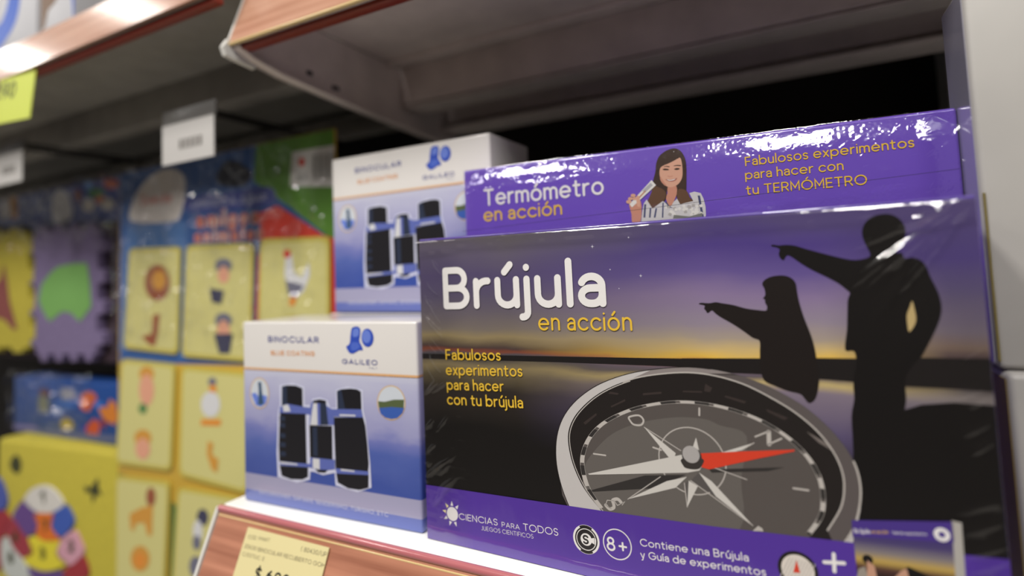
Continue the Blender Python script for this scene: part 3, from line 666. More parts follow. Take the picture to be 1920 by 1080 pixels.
for k in range(16):      # fan at the upper right corner
    a = R(205+rng.uniform(-16, 36)); r0 = rng.uniform(.002, .02); r1 = r0+rng.uniform(.015, .055); c0 = (W-.001, H-.001)
    cre.append(((c0[0]+r0*math.cos(a), c0[1]+r0*math.sin(a)), (c0[0]+r1*math.cos(a), c0[1]+r1*math.sin(a)), rng.uniform(.0011, .0019), rng.uniform(.0006, .0013)))
for k in range(30):      # slanting creases along the left edge
    v = rng.uniform(.01, .195); l = rng.uniform(.006, .026); u = rng.uniform(0, .012); a = R(-52+rng.uniform(-10, 10)) if v > .1 else R(40+rng.uniform(-12, 12))
    cre.append(((u, v), (u+l*math.cos(a), v+l*math.sin(a)), rng.uniform(.0011, .0018), rng.uniform(.0005, .0011)))
for k in range(14):
    v = rng.uniform(.01, .15); cre.append(((W-.001, v), (W-.008-rng.uniform(0, .012), v-.008), .0012, .0005))
def hcomp(u, v):
    t = np.clip(v-(H-.004), 0, 1)
    d = .0002+np.maximum(.0021*np.clip((v-(H-.012))/.008, 0, 1)-.5*250*t*t, 0)+vnoise(u, v, .006, .003, 9)*.00006
    for a, b, wd, amp in cre: d += ridge(u, v, a, b, wd, amp)
    return d
film_sheet('shrink_wrap', comp, W, H, 0, hcomp, lambda u, v: (u < .04) | (v > H-.0125) | ((u > W-.062) & (v > .12)) | (u > W-.02), 420, 460, mf,
           loose=lambda u, v: np.clip(np.maximum.reduce([(.038-u)/.02, .7*(v-(H-.0115))/.005, np.minimum((u-(W-.058))/.025, (v-.125)/.03), (u-(W-.018))/.01]), 0, 1))

# ================================================================== THERMOMETER GAME BOX (behind)
TW, TH, TD = .303, .2529, .027
term = thing('science_game_box', 'purple thermometer game box behind the compass box, photo of a smiling girl', 'game box', (-.2309, .3626, DECK+.0002), R(2.82))
bpy.context.view_layer.update()
m_purple2 = mat('violet carton print', (102, 72, 178), .3, film=True)
carton('carton', TW, TD, TH, m_purple2, term)
G = Face(TW, TH, root=term.matrix_world)
mb = MB()
G.text(mb, 'Termómetro', (908, 387), (1133, 364.5), (906, 355), .072, m_wp, 2, .10); plabel(mb.build('title_lettering', term), 'white title reading Termómetro')
mb = MB(); G.text(mb, 'en acción', (907.5, 416), (1054.5, 402.5), (906, 390.5), .062, m_yp, 2, .12); plabel(mb.build('subtitle_lettering', term), 'yellow lettering reading en acción')
mb = MB()
for t, a, b, c in (('Fabulosos experimentos', (1397.4, 312), (1714.6, 276), (1396, 294.5)), ('para hacer con', (1397.5, 337), (1582, 319), (1396.5, 319.5)), ('tu TERMÓMETRO', (1399, 365.8), (1626.4, 346), (1398, 347.8))):
    G.text(mb, t, a, b, c, .062, m_yp, 2, .12)
plabel(mb.build('slogan_lettering', term), 'three lines of yellow lettering ending tu TERMÓMETRO')
mb = MB(); MP = lambda n, c: mat(n, c, .35, film=True)
def gz(*p): return Z(1160, 260, 6.75, *p)
hair = MP('printed brown hair', (62, 46, 38)); hair2 = MP('printed hair lock', (98, 70, 50)); face_p = MP('printed face', (214, 164, 138)); face_s = MP('printed cheek', (200, 140, 116)); shirt = MP('printed white shirt', (206, 204, 202)); chk = MP('printed shirt check', (66, 72, 108)); cub = MP('printed cubes', (226, 224, 216)); lipc = MP('printed lips', (158, 88, 80))
G.poly(mb, gz((505, 235), (560, 180), (630, 140), (705, 124), (770, 145), (820, 205), (850, 290), (858, 400), (858, 600), (860, 680), (900, 740), (950, 800), (860, 840), (760, 835), (740, 760), (700, 640), (620, 640), (600, 760), (540, 830), (430, 885), (345, 860), (380, 760), (425, 650), (435, 540), (465, 420), (475, 320)), hair, 2, 3)
G.poly(mb, gz((430, 560), (470, 600), (560, 640), (600, 700), (560, 800), (430, 885), (345, 860), (380, 760), (420, 660)), hair2, 2.1, 3)
G.poly(mb, gz((760, 640), (860, 660), (900, 740), (945, 800), (850, 835), (770, 830), (740, 740)), hair2, 2.1, 3)
G.poly(mb, gz((290, 1020), (300, 920), (320, 820), (355, 770), (430, 885), (560, 790), (640, 850), (740, 760), (780, 830), (900, 800), (945, 790), (895, 690), (960, 670), (1040, 690), (1075, 760), (1100, 860), (1105, 960), (1100, 1060), (280, 1080)), shirt, 2.2)
for x0, x1, x2, x3, y0 in ((325, 350, 315, 338, 830), (395, 415, 385, 405, 880), (468, 488, 445, 468, 880), (555, 572, 548, 566, 810), (1000, 1030, 1050, 1080, 720)):
    G.poly(mb, gz((x0, y0), (x1, y0), (x3, 1000), (x2, 1000)), chk, 2.3)
G.poly(mb, gz((600, 790), (650, 855), (690, 880), (640, 870), (590, 810)), chk, 2.35)
G.poly(mb, gz((625, 600), (730, 600), (735, 700), (700, 790), (650, 860), (600, 760), (620, 690)), face_s, 2.4, 2)
G.poly(mb, gz((525, 380), (560, 345), (640, 310), (720, 270), (770, 240), (795, 280), (808, 380), (806, 480), (780, 545), (735, 590), (670, 615), (610, 605), (560, 570), (530, 510), (518, 440)), face_p, 2.5, 3)
G.poly(mb, gz((530, 480), (570, 540), (610, 600), (560, 570), (528, 520)), face_s, 2.6, 3)
G.poly(mb, gz((500, 400), (540, 350), (620, 320), (700, 275), (775, 235), (740, 180), (640, 160), (560, 210), (505, 290)), hair, 2.7, 3)
for q in (((562, 360), (600, 346), (645, 352), (640, 362), (600, 356)), ((690, 348), (730, 334), (785, 336), (785, 348), (735, 346)), ((556, 392), (585, 378), (625, 384), (640, 396), (590, 402)), ((700, 388), (735, 372), (775, 378), (765, 390), (735, 398))):
    G.poly(mb, gz(*q), hair, 2.8, 2)
G.poly(mb, gz((618, 470), (650, 478), (690, 468), (680, 482), (650, 488), (625, 482)), face_s, 2.8, 2)
G.poly(mb, gz((590, 512), (640, 520), (700, 512), (742, 498), (720, 530), (670, 545), (620, 535)), lipc, 2.8, 2)
G.poly(mb, gz((612, 518), (660, 524), (722, 508), (700, 525), (655, 534), (625, 528)), cub, 2.9, 2)
for k in range(34):
    x, y = rng.uniform(600, 1050), rng.uniform(835, 960)
    if y < 860 and x < 690: continue
    a = rng.uniform(0, 1.5); G.poly(mb, gz(*[(x+27*math.cos(a+t*1.571), y+24*math.sin(a+t*1.571)) for t in range(4)]), cub if k % 4 else MP('printed cube side', (176, 172, 166)), 2.9+.02*k)
G.poly(mb, gz((700, 965), (900, 985), (1060, 940), (1060, 1010), (690, 1010)), MP('printed bowl', (120, 122, 112)), 3.7)
# hand with the thermometer card
G.poly(mb, gz((135, 850), (150, 800), (215, 790), (262, 770), (285, 810), (292, 900), (275, 1060), (175, 1070), (165, 960)), face_s, 2.9, 2)
G.poly(mb, gz((417, 524), (473, 590), (170, 870), (138, 830)), cub, 3.1); G.poly(mb, gz((340, 652), (345, 668), (262, 760), (255, 740)), MP('printed scale', (186, 130, 84)), 3.2); G.poly(mb, gz((405, 560), (435, 590), (330, 690), (300, 660)), MP('printed grey scale', (176, 176, 176)), 3.15)
for c, e in (((185, 720), 26), ((150, 760), 25), ((130, 800), 28), ((205, 760), 24)):
    G.poly(mb, gz(*[(c[0]+1.25*e*math.cos(t), c[1]+.85*e*math.sin(t)) for t in np.linspace(0, 6.28, 12, endpoint=False)]), face_p, 3.3)
G.poly(mb, gz((225, 735), (255, 725), (268, 760), (275, 860), (235, 850)), face_p, 3.35, 2)
plabel(mb.build('girl_print', term), 'smiling long-haired girl in a checked shirt holding up a thermometer card')
cr2 = []
for k in range(70):
    u = TW-abs(rng.normal(0, .03)); v = TH-rng.uniform(.002, .06); l = rng.uniform(.003, .013); a = R(38+rng.normal(0, 14)); cr2.append(((u, v), (u+l*math.cos(a), v+l*math.sin(a)), rng.uniform(.0004, .0009), rng.uniform(.00012, .00034)))
for k in range(24):
    u = abs(rng.normal(0, .022)); v = TH-rng.uniform(.004, .05); l = rng.uniform(.002, .006); a = R(-30+rng.normal(0, 30)); cr2.append(((u, v), (u+l*math.cos(a), v+l*math.sin(a)), rng.uniform(.0004, .0008), rng.uniform(.0001, .0003)))
def hterm(u, v):
    t = v-(TH-.024); drop = np.where(t > 0, .5*22*t*t, 0)
    base = .0062*np.clip((v-(TH-.085))/.05, 0, 1)*np.clip(np.minimum(u, TW-u)/.02, 0.15, 1)**.5
    d = np.maximum(base-drop, 0)+.0003
    d += vnoise(u, v, .0014, .001, 3)*.000028+vnoise(u, v, .011, .005, 4)*.00013
    for a, b, wd, amp in cr2: d += ridge(u, v, a, b, wd, amp)
    return d
film_sheet('shrink_wrap', term, TW, TH, 0, hterm, lambda u, v: v > TH-.075, 700, 210, mf, v0=TH-.08, loose=lambda u, v: np.clip((v-(TH-.073))/.02, 0, 1))
mb = MB(); ln = [(0.002, TH-.0465), (.15, TH-.0405), (.3, TH-.034)]
for i in range(2): mb.poly([(ln[i][0], -.0074, ln[i][1]), (ln[i+1][0], -.0074, ln[i+1][1]), (ln[i+1][0], -.0074, ln[i+1][1]-.00022), (ln[i][0], -.0074, ln[i][1]-.00022)], m_black)
plabel(mb.build('film_seam', term), 'thin seam of the shrink film')

# ================================================================== BINOCULAR BOXES
BW, BH, BD = .1730, .1433, .068
def bin_mat():
    m = mat('binocular carton print', (190, 190, 210), .32, coat=.5); nt, N, Lk, b = nodes_of(m); co, x, y, z = objxyz(nt)
    v = math_node(nt, 'DIVIDE', z, BH); n1 = math_node(nt, 'MULTIPLY', math_node(nt, 'SUBTRACT', noise(nt, co, 1.0, (22, 22, 45), 4), .5), .22)
    inside = math_node(nt, 'MULTIPLY', math_node(nt, 'LESS_THAN', v, .7), math_node(nt, 'GREATER_THAN', v, .16))
    vv = math_node(nt, 'ADD', v, math_node(nt, 'MULTIPLY', n1, inside))
    soft = ramp(nt, [(.0, (60, 82, 164)), (.18, (58, 80, 160)), (.34, (82, 100, 172)), (.42, (116, 122, 184)), (.47, (156, 156, 196)), (.6, (172, 172, 202)), (.75, (192, 193, 210))]); Lk.new(vv, soft.inputs[0])
    hard = ramp(nt, [(0, (100, 114, 188)), (.065, (164, 162, 192)), (.155, (0, 0, 0)), (.728, (214, 166, 116)), (.741, (216, 212, 208))], 'CONSTANT'); Lk.new(v, hard.inputs[0])
    msk = math_node(nt, 'MULTIPLY', math_node(nt, 'LESS_THAN', v, .728), math_node(nt, 'GREATER_THAN', v, .155))
    Lk.new(mix(nt, msk, hard.outputs[0], soft.outputs[0]), b.inputs['Base Color']); return m
m_bin = bin_mat()
bn = thing('binocular_box', 'small white and blue binocular box standing at the front left end of shelf', 'toy box', (-.4205, .3146, DECK+.0002), R(2.29), 'binocular boxes on the shelf')
carton('carton', BW, BD, BH, m_bin, bn)
B = Face(BW, BH, src=[(458, 605), (786, 602), (455, 938), (787, 1003)])
m_navy = mat('navy lettering', (52, 62, 140), .4); m_or = mat('orange lettering', (220, 150, 84), .4); m_blu = mat('blue emblem', (50, 78, 180), .4); m_blu2 = mat('light blue emblem', (104, 128, 210), .4)
mb = MB(); B.text(mb, 'BINOCULAR', (505, 643), (600.5, 644.5), (505, 631.5), .085, m_navy, 1, .14); B.text(mb, 'BLUE COATING', (510, 667.5), (592, 669), (510, 658.5), .09, m_or, 1, .14); plabel(mb.build('title_lettering', bn), 'navy BINOCULAR over orange BLUE COATING')
mb = MB(); bz = lambda *p: Z(600, 560, 6.75, *p)
B.poly(mb, bz((430, 370), (480, 352), (520, 362), (536, 400), (530, 470), (520, 540), (548, 600), (560, 655), (520, 655), (480, 675), (440, 698), (400, 695), (375, 670), (350, 610), (385, 585), (400, 545), (405, 490), (415, 420)), m_blu, 1, 3)
B.poly(mb, bz((440, 400), (480, 375), (515, 390), (515, 450), (490, 480), (440, 480)), m_blu2, 1.2, 3); B.poly(mb, bz((420, 560), (500, 560), (520, 620), (450, 660), (410, 640)), mat('mid blue emblem', (78, 104, 196), .4), 1.2, 3)
B.poly(mb, bz(*[(625+78*math.cos(t), 495+118*math.sin(t)) for t in np.linspace(0, 6.28, 24, endpoint=False)]), m_blu, 1.3); B.poly(mb, bz(*[(612+56*math.cos(t), 480+84*math.sin(t)) for t in np.linspace(0, 6.28, 24, endpoint=False)]), m_blu2, 1.4)
B.text(mb, 'GALILEO', (643, 683), (710.5, 685.5), (643, 673.5), .085, m_navy, 1, .14); B.text(mb, 'ITALY', (693, 692), (709.5, 692.8), (693, 688.8), .07, m_navy, 1)
plabel(mb.build('head_emblem', bn), 'blue head and globe emblem over navy lettering')
# binoculars picture
m_bk = mat('binocular black print', (30, 29, 33), .35); m_bk2 = mat('binocular dark blue print', (44, 52, 72), .35); m_mt = mat('binocular metal print', (92, 104, 172), .35); m_mt2 = mat('binocular bright metal print', (206, 206, 208), .35); m_halo = mat('white halo print', (204, 206, 226), .35)
dz = lambda *p: Z(500, 700, 4.695, *p); mb = MB()
B.poly(mb, dz((118, 110), (230, 92), (335, 125), (335, 285), (400, 285), (400, 232), (470, 218), (535, 240), (560, 310), (610, 310), (612, 150), (720, 120), (850, 150), (852, 330), (870, 420), (900, 800), (905, 1010), (780, 1050), (590, 990), (585, 880), (480, 900), (400, 870), (370, 870), (365, 940), (250, 965), (85, 915), (80, 700), (100, 340), (118, 280)), m_halo, 1)
B.poly(mb, dz((138, 122), (180, 112), (260, 114), (318, 138), (318, 300), (134, 290)), m_bk, 2); B.poly(mb, dz((138, 122), (180, 113), (180, 285), (134, 285)), m_bk2, 2.1)
B.poly(mb, dz((622, 160), (660, 145), (740, 138), (800, 145), (834, 165), (836, 325), (622, 325)), m_bk, 2); B.poly(mb, dz((622, 160), (660, 146), (690, 320), (622, 320)), m_bk2, 2.1)
B.poly(mb, dz((120, 300), (180, 275), (320, 300), (400, 310), (400, 370), (110, 360)), m_mt, 2.2); B.poly(mb, dz((140, 290), (190, 280), (210, 340), (150, 345)), m_mt2, 2.3)
B.poly(mb, dz((560, 320), (700, 320), (836, 322), (848, 395), (560, 385)), m_mt, 2.2); B.poly(mb, dz((640, 365), (780, 370), (780, 385), (640, 380)), m_mt2, 2.3)
B.poly(mb, dz((118, 355), (342, 362), (342, 800), (102, 780), (100, 640), (108, 480)), m_bk, 2.4)
for y in (380, 440, 530, 610, 690): B.poly(mb, dz((112, y), (160, y+6), (160, y+46), (110, y+40)), m_bk2, 2.5)
B.poly(mb, dz((588, 392), (848, 392), (866, 470), (880, 640), (888, 800), (880, 870), (594, 855)), m_bk, 2.4)
B.poly(mb, dz((104, 778), (342, 800), (400, 800), (400, 835), (106, 812)), m_mt, 2.45); B.poly(mb, dz((110, 780), (260, 800), (260, 812), (110, 798)), m_mt2, 2.5)
B.poly(mb, dz((104, 815), (352, 832), (350, 915), (300, 938), (200, 935), (120, 905)), m_bk, 2.6)
B.poly(mb, dz((594, 840), (884, 868), (882, 905), (600, 885)), m_mt, 2.55); B.poly(mb, dz((640, 845), (760, 860), (760, 872), (640, 860)), m_mt2, 2.6)
B.poly(mb, dz((598, 885), (884, 900), (880, 1010), (800, 1030), (700, 1015), (610, 965)), m_bk, 2.6)
B.poly(mb, dz((410, 245), (470, 235), (520, 245), (526, 290), (590, 330), (590, 460), (372, 460), (385, 290)), m_mt, 2.7); B.poly(mb, dz((412, 262), (445, 262), (445, 460), (380, 460)), m_mt2, 2.75); B.poly(mb, dz((412, 245), (470, 234), (524, 246), (524, 270), (412, 268)), m_bk, 2.8); B.poly(mb, dz((470, 270), (524, 270), (540, 460), (470, 460)), m_bk2, 2.78)
B.poly(mb, dz((372, 462), (572, 468), (570, 765), (372, 742)), m_bk, 2.8); B.poly(mb, dz((400, 480), (440, 480), (440, 735), (400, 730)), m_bk2, 2.85)
B.poly(mb, dz((372, 745), (590, 765), (588, 850), (480, 860), (372, 835)), m_mt, 2.75); B.poly(mb, dz((395, 752), (455, 758), (455, 850), (395, 838)), m_mt2, 2.8); B.poly(mb, dz((415, 848), (525, 855), (500, 880), (440, 875)), m_bk, 2.85)
plabel(mb.build('binoculars_print', bn), 'picture of black binoculars')
mb = MB(); ov = lambda cx, cy, rx, ry: [(cx+rx*math.cos(t), cy+ry*math.sin(t)) for t in np.linspace(0, 6.2832, 32, endpoint=False)]
m_lk = [mat('lake sky print', (200, 206, 214), .4), mat('lake hill print', (84, 96, 62), .4), mat('lake water print', (58, 92, 170), .4), mat('oval rim print', (206, 170, 110), .4), mat('tower print', (56, 82, 110), .4)]
B.poly(mb, ov(734.5, 756, 27, 33), m_lk[3], 1); B.poly(mb, ov(734.5, 756, 25.3, 31), m_lk[0], 1.1)
B.poly(mb, [(709.5, 753), (722, 754), (740, 750), (759, 750), (758, 765), (752, 775), (716, 772), (710.5, 764)], m_lk[1], 1.2)
B.poly(mb, [(710.5, 766), (735, 764), (759, 766), (755, 776), (745, 785), (734, 787), (722, 784), (714, 777)], m_lk[2], 1.3)
plabel(mb.build('oval_picture', bn), 'oval picture of a lake and hills'); mb = MB()
B.poly(mb, ov(487.5, 739, 17.5, 29), m_lk[3], 1); B.poly(mb, ov(487.5, 739, 16, 27), m_lk[0], 1.1); B.poly(mb, [(485, 718), (491, 718), (492, 735), (495, 760), (484, 761), (486, 735)], m_lk[4], 1.3)
B.poly(mb, [(472, 740), (480, 738), (486, 746), (494, 742), (502, 745), (499, 758), (490, 765), (480, 762)], m_blu2, 1.2)
plabel(mb.build('oval_picture', bn), 'oval picture of a tower by water')
mb = MB(); B.text(mb, 'EXCURSIONES, SAFARIS, SENDERISMO, TURISMO, ETC', (484, 925.5), (723, 970), (484, 918.5), .06, mat('pale small print', (220, 220, 232), .4), 1.2, .2); mb.build('small_lettering', bn)
def copy_tree(o, parent=None):
    c = o.copy(); COL.objects.link(c)
    if parent is not None: c.parent = parent
    for ch in o.children: copy_tree(ch, c)
    return c
b2 = copy_tree(bn); b2.location = (-.4035, .3935, DECK+.0002); b2.rotation_euler = (0, 0, R(-.45)); b2['label'] = 'hidden-fronted binocular box whose white top edge shows under the raised one'
b3 = copy_tree(bn); b3.location = (-.3965, .3932, DECK+BH+.0008); b3.rotation_euler = (0, 0, R(-.45)); b3['label'] = 'raised binocular box stacked behind, its top right beside the thermometer box'

# ================================================================== WHITE CARTONS AT THE RIGHT
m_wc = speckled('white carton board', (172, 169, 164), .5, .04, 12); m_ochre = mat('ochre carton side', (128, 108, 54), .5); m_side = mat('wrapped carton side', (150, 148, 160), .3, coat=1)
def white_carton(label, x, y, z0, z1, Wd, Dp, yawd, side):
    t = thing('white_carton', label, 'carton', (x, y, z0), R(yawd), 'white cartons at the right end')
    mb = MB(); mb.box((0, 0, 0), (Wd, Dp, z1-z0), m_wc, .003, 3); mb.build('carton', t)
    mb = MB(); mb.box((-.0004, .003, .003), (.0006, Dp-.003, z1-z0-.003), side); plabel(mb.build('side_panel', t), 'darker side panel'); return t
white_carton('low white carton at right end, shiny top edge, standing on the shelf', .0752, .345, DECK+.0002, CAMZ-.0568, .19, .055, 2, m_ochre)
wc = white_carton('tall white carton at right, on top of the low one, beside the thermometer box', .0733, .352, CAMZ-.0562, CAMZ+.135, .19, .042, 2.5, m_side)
mb = MB(); mb.box((.0004, -.0004, .004), (.0014, .0003, .085), mat('yellow lens fringe', (112, 100, 54), .5)); plabel(mb.build('edge_fringe', wc), 'yellow lens fringe imitated along the edge')  # thin strip added to imitate the lens's yellow colour fringe

# ================================================================== PRICE TAGS
def on_plane(px, py, p0, n):
    d = ray(px, py); c = np.array([0, 0, CAMZ]); n = np.array(n, float); return c+d*(((np.array(p0)-c)@n)/(d@n))
tilt = math.atan2(.3000-yb_-.004, .096)
nrm = (0, -math.cos(tilt), math.sin(tilt)); off = .0012
pp = on_plane(466, 988, (0, .3000-math.cos(tilt)*off, DECK-.004+math.sin(tilt)*off), nrm)
TGW, TGH = .0835, .062
axis = np.array([0, math.sin(tilt), math.cos(tilt)])
o0 = pp-axis*TGH
pt = bpy.data.objects.new('price_tag', None); COL.objects.link(pt); pt.location = o0; pt.rotation_euler = (-tilt, 0, 0)
tag(pt, 'cream price tag for binoculars in the brown price strip under the front box', 'price tag')
bpy.context.view_layer.update()
m_cream = mat('cream paper', (216, 204, 152), .55); m_ptxt = mat('grey tag print', (112, 104, 84), .6)
mb = MB(); mb.box((0, -.0004, 0), (TGW, .0004, TGH), m_cream); mb.build('paper', pt)
Pf = Face(TGW, TGH, root=pt.matrix_world, y=-.0004); mb = MB()
tg = lambda x, y: Z(420, 980, 8, (x, y))[0]
for t, a, b, c, hh in (('COD. 9Y6AT', (358, 235), (680, 290), (372, 180), .05), ('( 80430/UP )', (1150, 425), (1580, 525), (1165, 355), .05), ('20X30 BINOCULAR RECUBIERTO GOMA', (305, 375), (1560, 690), (322, 315), .05), ('C/ESTUCHE', (270, 490), (600, 575), (285, 435), .05)):
    Pf.text(mb, t, tg(*a), tg(*b), tg(*c), hh, m_ptxt, 1, .14)
Pf.text(mb, '$ 699', tg(440, 850), tg(950, 985), tg(480, 660), .085, m_black, 1, .14)
plabel(mb.build('tag_lettering', pt), 'grey product lines over a large black price')
# lime tag on the upper left shelf
lt = thing('price_tag', 'bright lime price tag hanging from the upper left shelf edge', 'price tag', (-.822, .2958, CAMZ+.193), R(2)); lt.rotation_euler = (R(-4), R(3), R(2))
bpy.context.view_layer.update()
mb = MB(); mb.box((0, -.0005, 0), (.0775, .0005, .076), mat('lime paper', (198, 208, 84), .5)); mb.build('paper', lt)
Lf = Face(.0775, .076, root=lt.matrix_world, y=-.0005); mb = MB(); Lf.text(mb, '$ 290', (-30, 190), (27, 183), (-29, 160), .08, m_black, 1, .12); mb.build('tag_lettering', lt)

# ================================================================== HOOKS WITH LABEL HOLDERS (bay on the left)
m_wire = mat('dark wire', (48, 46, 46), .4, metal=.6); m_hold = mat('clear grey holder', (104, 102, 100), .3); m_lab = mat('white label paper', (190, 187, 184), .5)
def hook(x, z, wd, label):
    t = thing('price_hook', label, 'display hook', (x, .3625, z), 0, 'display hooks with white labels')
    mb = MB(); mb.tube([(.0, .002, 0), (0, .30, .0), (0, .352, .004)], .0028, m_wire); mb.build('rod', t)
    mb = MB(); mb.tube([(-.012, .002, .008), (-.012, .352, .009)], .002, m_wire); mb.build('upper_rod', t)
    mb = MB(); mb.box((-.5*wd-.018, -.001, -.008), (.5*wd-.018, .002, .008), m_hold, .001); plabel(mb.build('label_holder', t), 'grey clear label holder')
    mb = MB(); mb.box((-.5*wd-.016, -.0022, -.050), (.5*wd-.018, -.0012, -.008), m_lab)
    n = MB()
    lab = mb.build('price_label', t)
    for k in range(5): n.box((-.012+k*.008-.018, -.0026, -.036), (-.007+k*.008-.018, -.0021, -.026), mat('faint digits', (120, 116, 112), .6))
    d = n.build('printed_digits', lab); return t
hook(-.548, CAMZ+.178, .088, 'hook with white price label above the animal card pack')
hook(-.945, CAMZ+.197, .088, 'hook with white price label at the left edge above the foam mats')

# ================================================================== BAY ON THE LEFT: HANGING PACKS
def at_y(px, py, y): d = ray(px, py); return d[0]/d[1]*y, CAMZ+d[2]/d[1]*y
mb = MB(); mb.box((-2.2, .33, .68), (-.44, .70, .712), m_deck, .002); o = mb.build('trim_1'); struct(o)
bag = clear_film('crumpled bag film', .1, 1.2)
def bag_sheet(name, root, W, H, y, amp, seed, nx=90, nz=60, v0=0, scale=.02):
    q = np.random.default_rng(seed); cr = []
    for k in range(34):
        a = R(q.uniform(0, 180)); u, v, l = q.uniform(0, W), q.uniform(v0, H), q.uniform(.012, .045); cr.append(((u, v), (u+l*math.cos(a), v+l*math.sin(a)), q.uniform(.0022, .004), q.uniform(.0012, .0026)))
    h_ = lambda u, v: sum(ridge(u, v, *c) for c in cr)+amp*(1+.6*vnoise(u+.3, v+.2, scale, scale*.8, seed)+.35*vnoise(u+.1, v+.4, scale*.35, scale*.45, seed+1))*np.clip(np.minimum(np.minimum(u+.002, W-u+.002), H-v+.002)/.012, 0, 1)
    return film_sheet(name, root, W, H, y, h_, lambda u, v: v > -1, nx, nz, bag, v0=v0, loose=lambda u, v: np.clip((v-v0)/.04, .15, 1))
# ---- animal card pack
PX0, PX1, PZ0, PZ1, PY = -.862, -.449, CAMZ-.42, CAMZ+.163, .45
pk = thing('animal_card_pack', 'hanging pack of yellow animal picture cards, behind the binocular boxes', 'card game', (PX0, PY, PZ0), 0)
bpy.context.view_layer.update()
PW, PH = PX1-PX0, PZ1-PZ0
K = Face(PW, PH, root=pk.matrix_world)
m_sky = mat('blue card print', (74, 114, 170), .45); m_dsky = mat('deep blue card print', (48, 88, 150), .45); m_grn = mat('green card print', (92, 140, 52), .45); m_redc = mat('red card print', (206, 62, 48), .45); m_ylw = mat('yellow card border', (206, 168, 62), .45)
mb = MB(); mb.box((0, 0, 0), (PW, .004, PH), m_ylw, .0015); mb.build('backing_board', pk)
mb = MB()
K.poly(mb, [(225, 290), (720, 215), (720, 690), (225, 680)], m_dsky, .3)
K.poly(mb, [(238, 425), (350, 415), (345, 672), (224, 655)], m_sky, .5)
K.poly(mb, [(482, 245), (720, 215), (720, 480), (640, 470), (610, 440), (540, 385), (476, 340)], m_grn, .6)
K.poly(mb, [(490, 460), (486, 400), (520, 385), (606, 440), (720, 480), (720, 700), (478, 660), (484, 480)], m_redc, .8)
K.poly(mb, [(430, 300), (470, 320), (460, 348), (420, 350), (405, 330)], mat('dark animal print', (40, 44, 60), .5), .8, 3)
K.poly(mb, [(205, 890), (235, 890), (225, 1100), (195, 1100)], mat('dark green card print', (70, 110, 62), .45), .6); K.poly(mb, [(322, 940), (345, 960), (335, 1100), (318, 1100)], mat('dark green card print', (70, 110, 62), .45), .6)
plabel(mb.build('picture_sheet', pk), 'blue, green and red printed backing')
mb = MB(); K.poly(mb, [(246, 415), (252, 372), (268, 345), (292, 324), (322, 316), (345, 330), (347, 370), (338, 405), (322, 416)], mat('white cloud print', (214, 206, 200), .45), 1.4, 3)
K.text(mb, 'Duende', (265, 385), (322, 380), (265, 366), .09, mat('soft red lettering', (206, 110, 96), .5), 1.6); plabel(mb.build('brand_cloud', pk), 'white cloud with soft red lettering')
mb = MB(); K.poly(mb, [(348, 372), (420, 362), (500, 350), (516, 362), (510, 385), (430, 394), (352, 398)], mat('indigo title strip', (66, 76, 150), .45), 1.4, 2)
K.text(mb, 'APRENDO A JUGAR', (358, 391), (500, 377), (358, 378), .08, mat('pale title print', (196, 200, 222), .45), 1.6)
m_tt = mat('title red print', (214, 120, 104), .45); m_tw = mat('title outline print', (222, 196, 190), .45)
for t, a, b, c in (('amigos', (368, 428), (488, 420), (368, 398)), ('animales', (364, 456), (496, 450), (364, 430))):
    K.text(mb, t, a, b, c, .19, m_tw, 1.5, .1); K.text(mb, t, a, b, c, .10, m_tt, 1.9, .28)
plabel(mb.build('title_lettering', pk), 'indigo strip over soft red lettering')
mb = MB(); K.poly(mb, [(548, 285), (650, 268), (650, 350), (544, 350)], mat('white sticker', (214, 212, 208), .5), 2)
for k in range(13): K.poly(mb, [(588+k*4, 290-k*.4), (588+k*4+(1 if k % 3 else 2.4), 290-k*.4), (588+k*4+(1 if k % 3 else 2.4), 334), (588+k*4, 335)], m_black, 2.2)
K.disc(mb, (566, 304), (572, 304), m_redc, 2.2); K.text(mb, 'JUEGO', (556, 340), (578, 337), (556, 328), .1, m_black, 2.2); plabel(mb.build('barcode_label', pk), 'white barcode sticker')
m_card = mat('pale yellow card', (208, 201, 132), .4); m_card2 = mat('yellow card rim', (198, 184, 86), .4)
br1 = mat('brown animal print', (150, 84, 56), .5); br2 = mat('tan animal print', (206, 148, 60), .5); gry = mat('grey animal print', (110, 110, 128), .5); wht = mat('white animal print', (212, 212, 214), .5); ora = mat('orange animal print', (222, 140, 50), .5); pnk = mat('pink figure print', (222, 160, 132), .5); dkb = mat('dark figure print', (62, 62, 86), .5)
def el(cx, cy, rx, ry, n=18): return [(cx+rx*math.cos(t), cy+ry*math.sin(t)) for t in np.linspace(0, 2*math.pi, n, endpoint=False)]
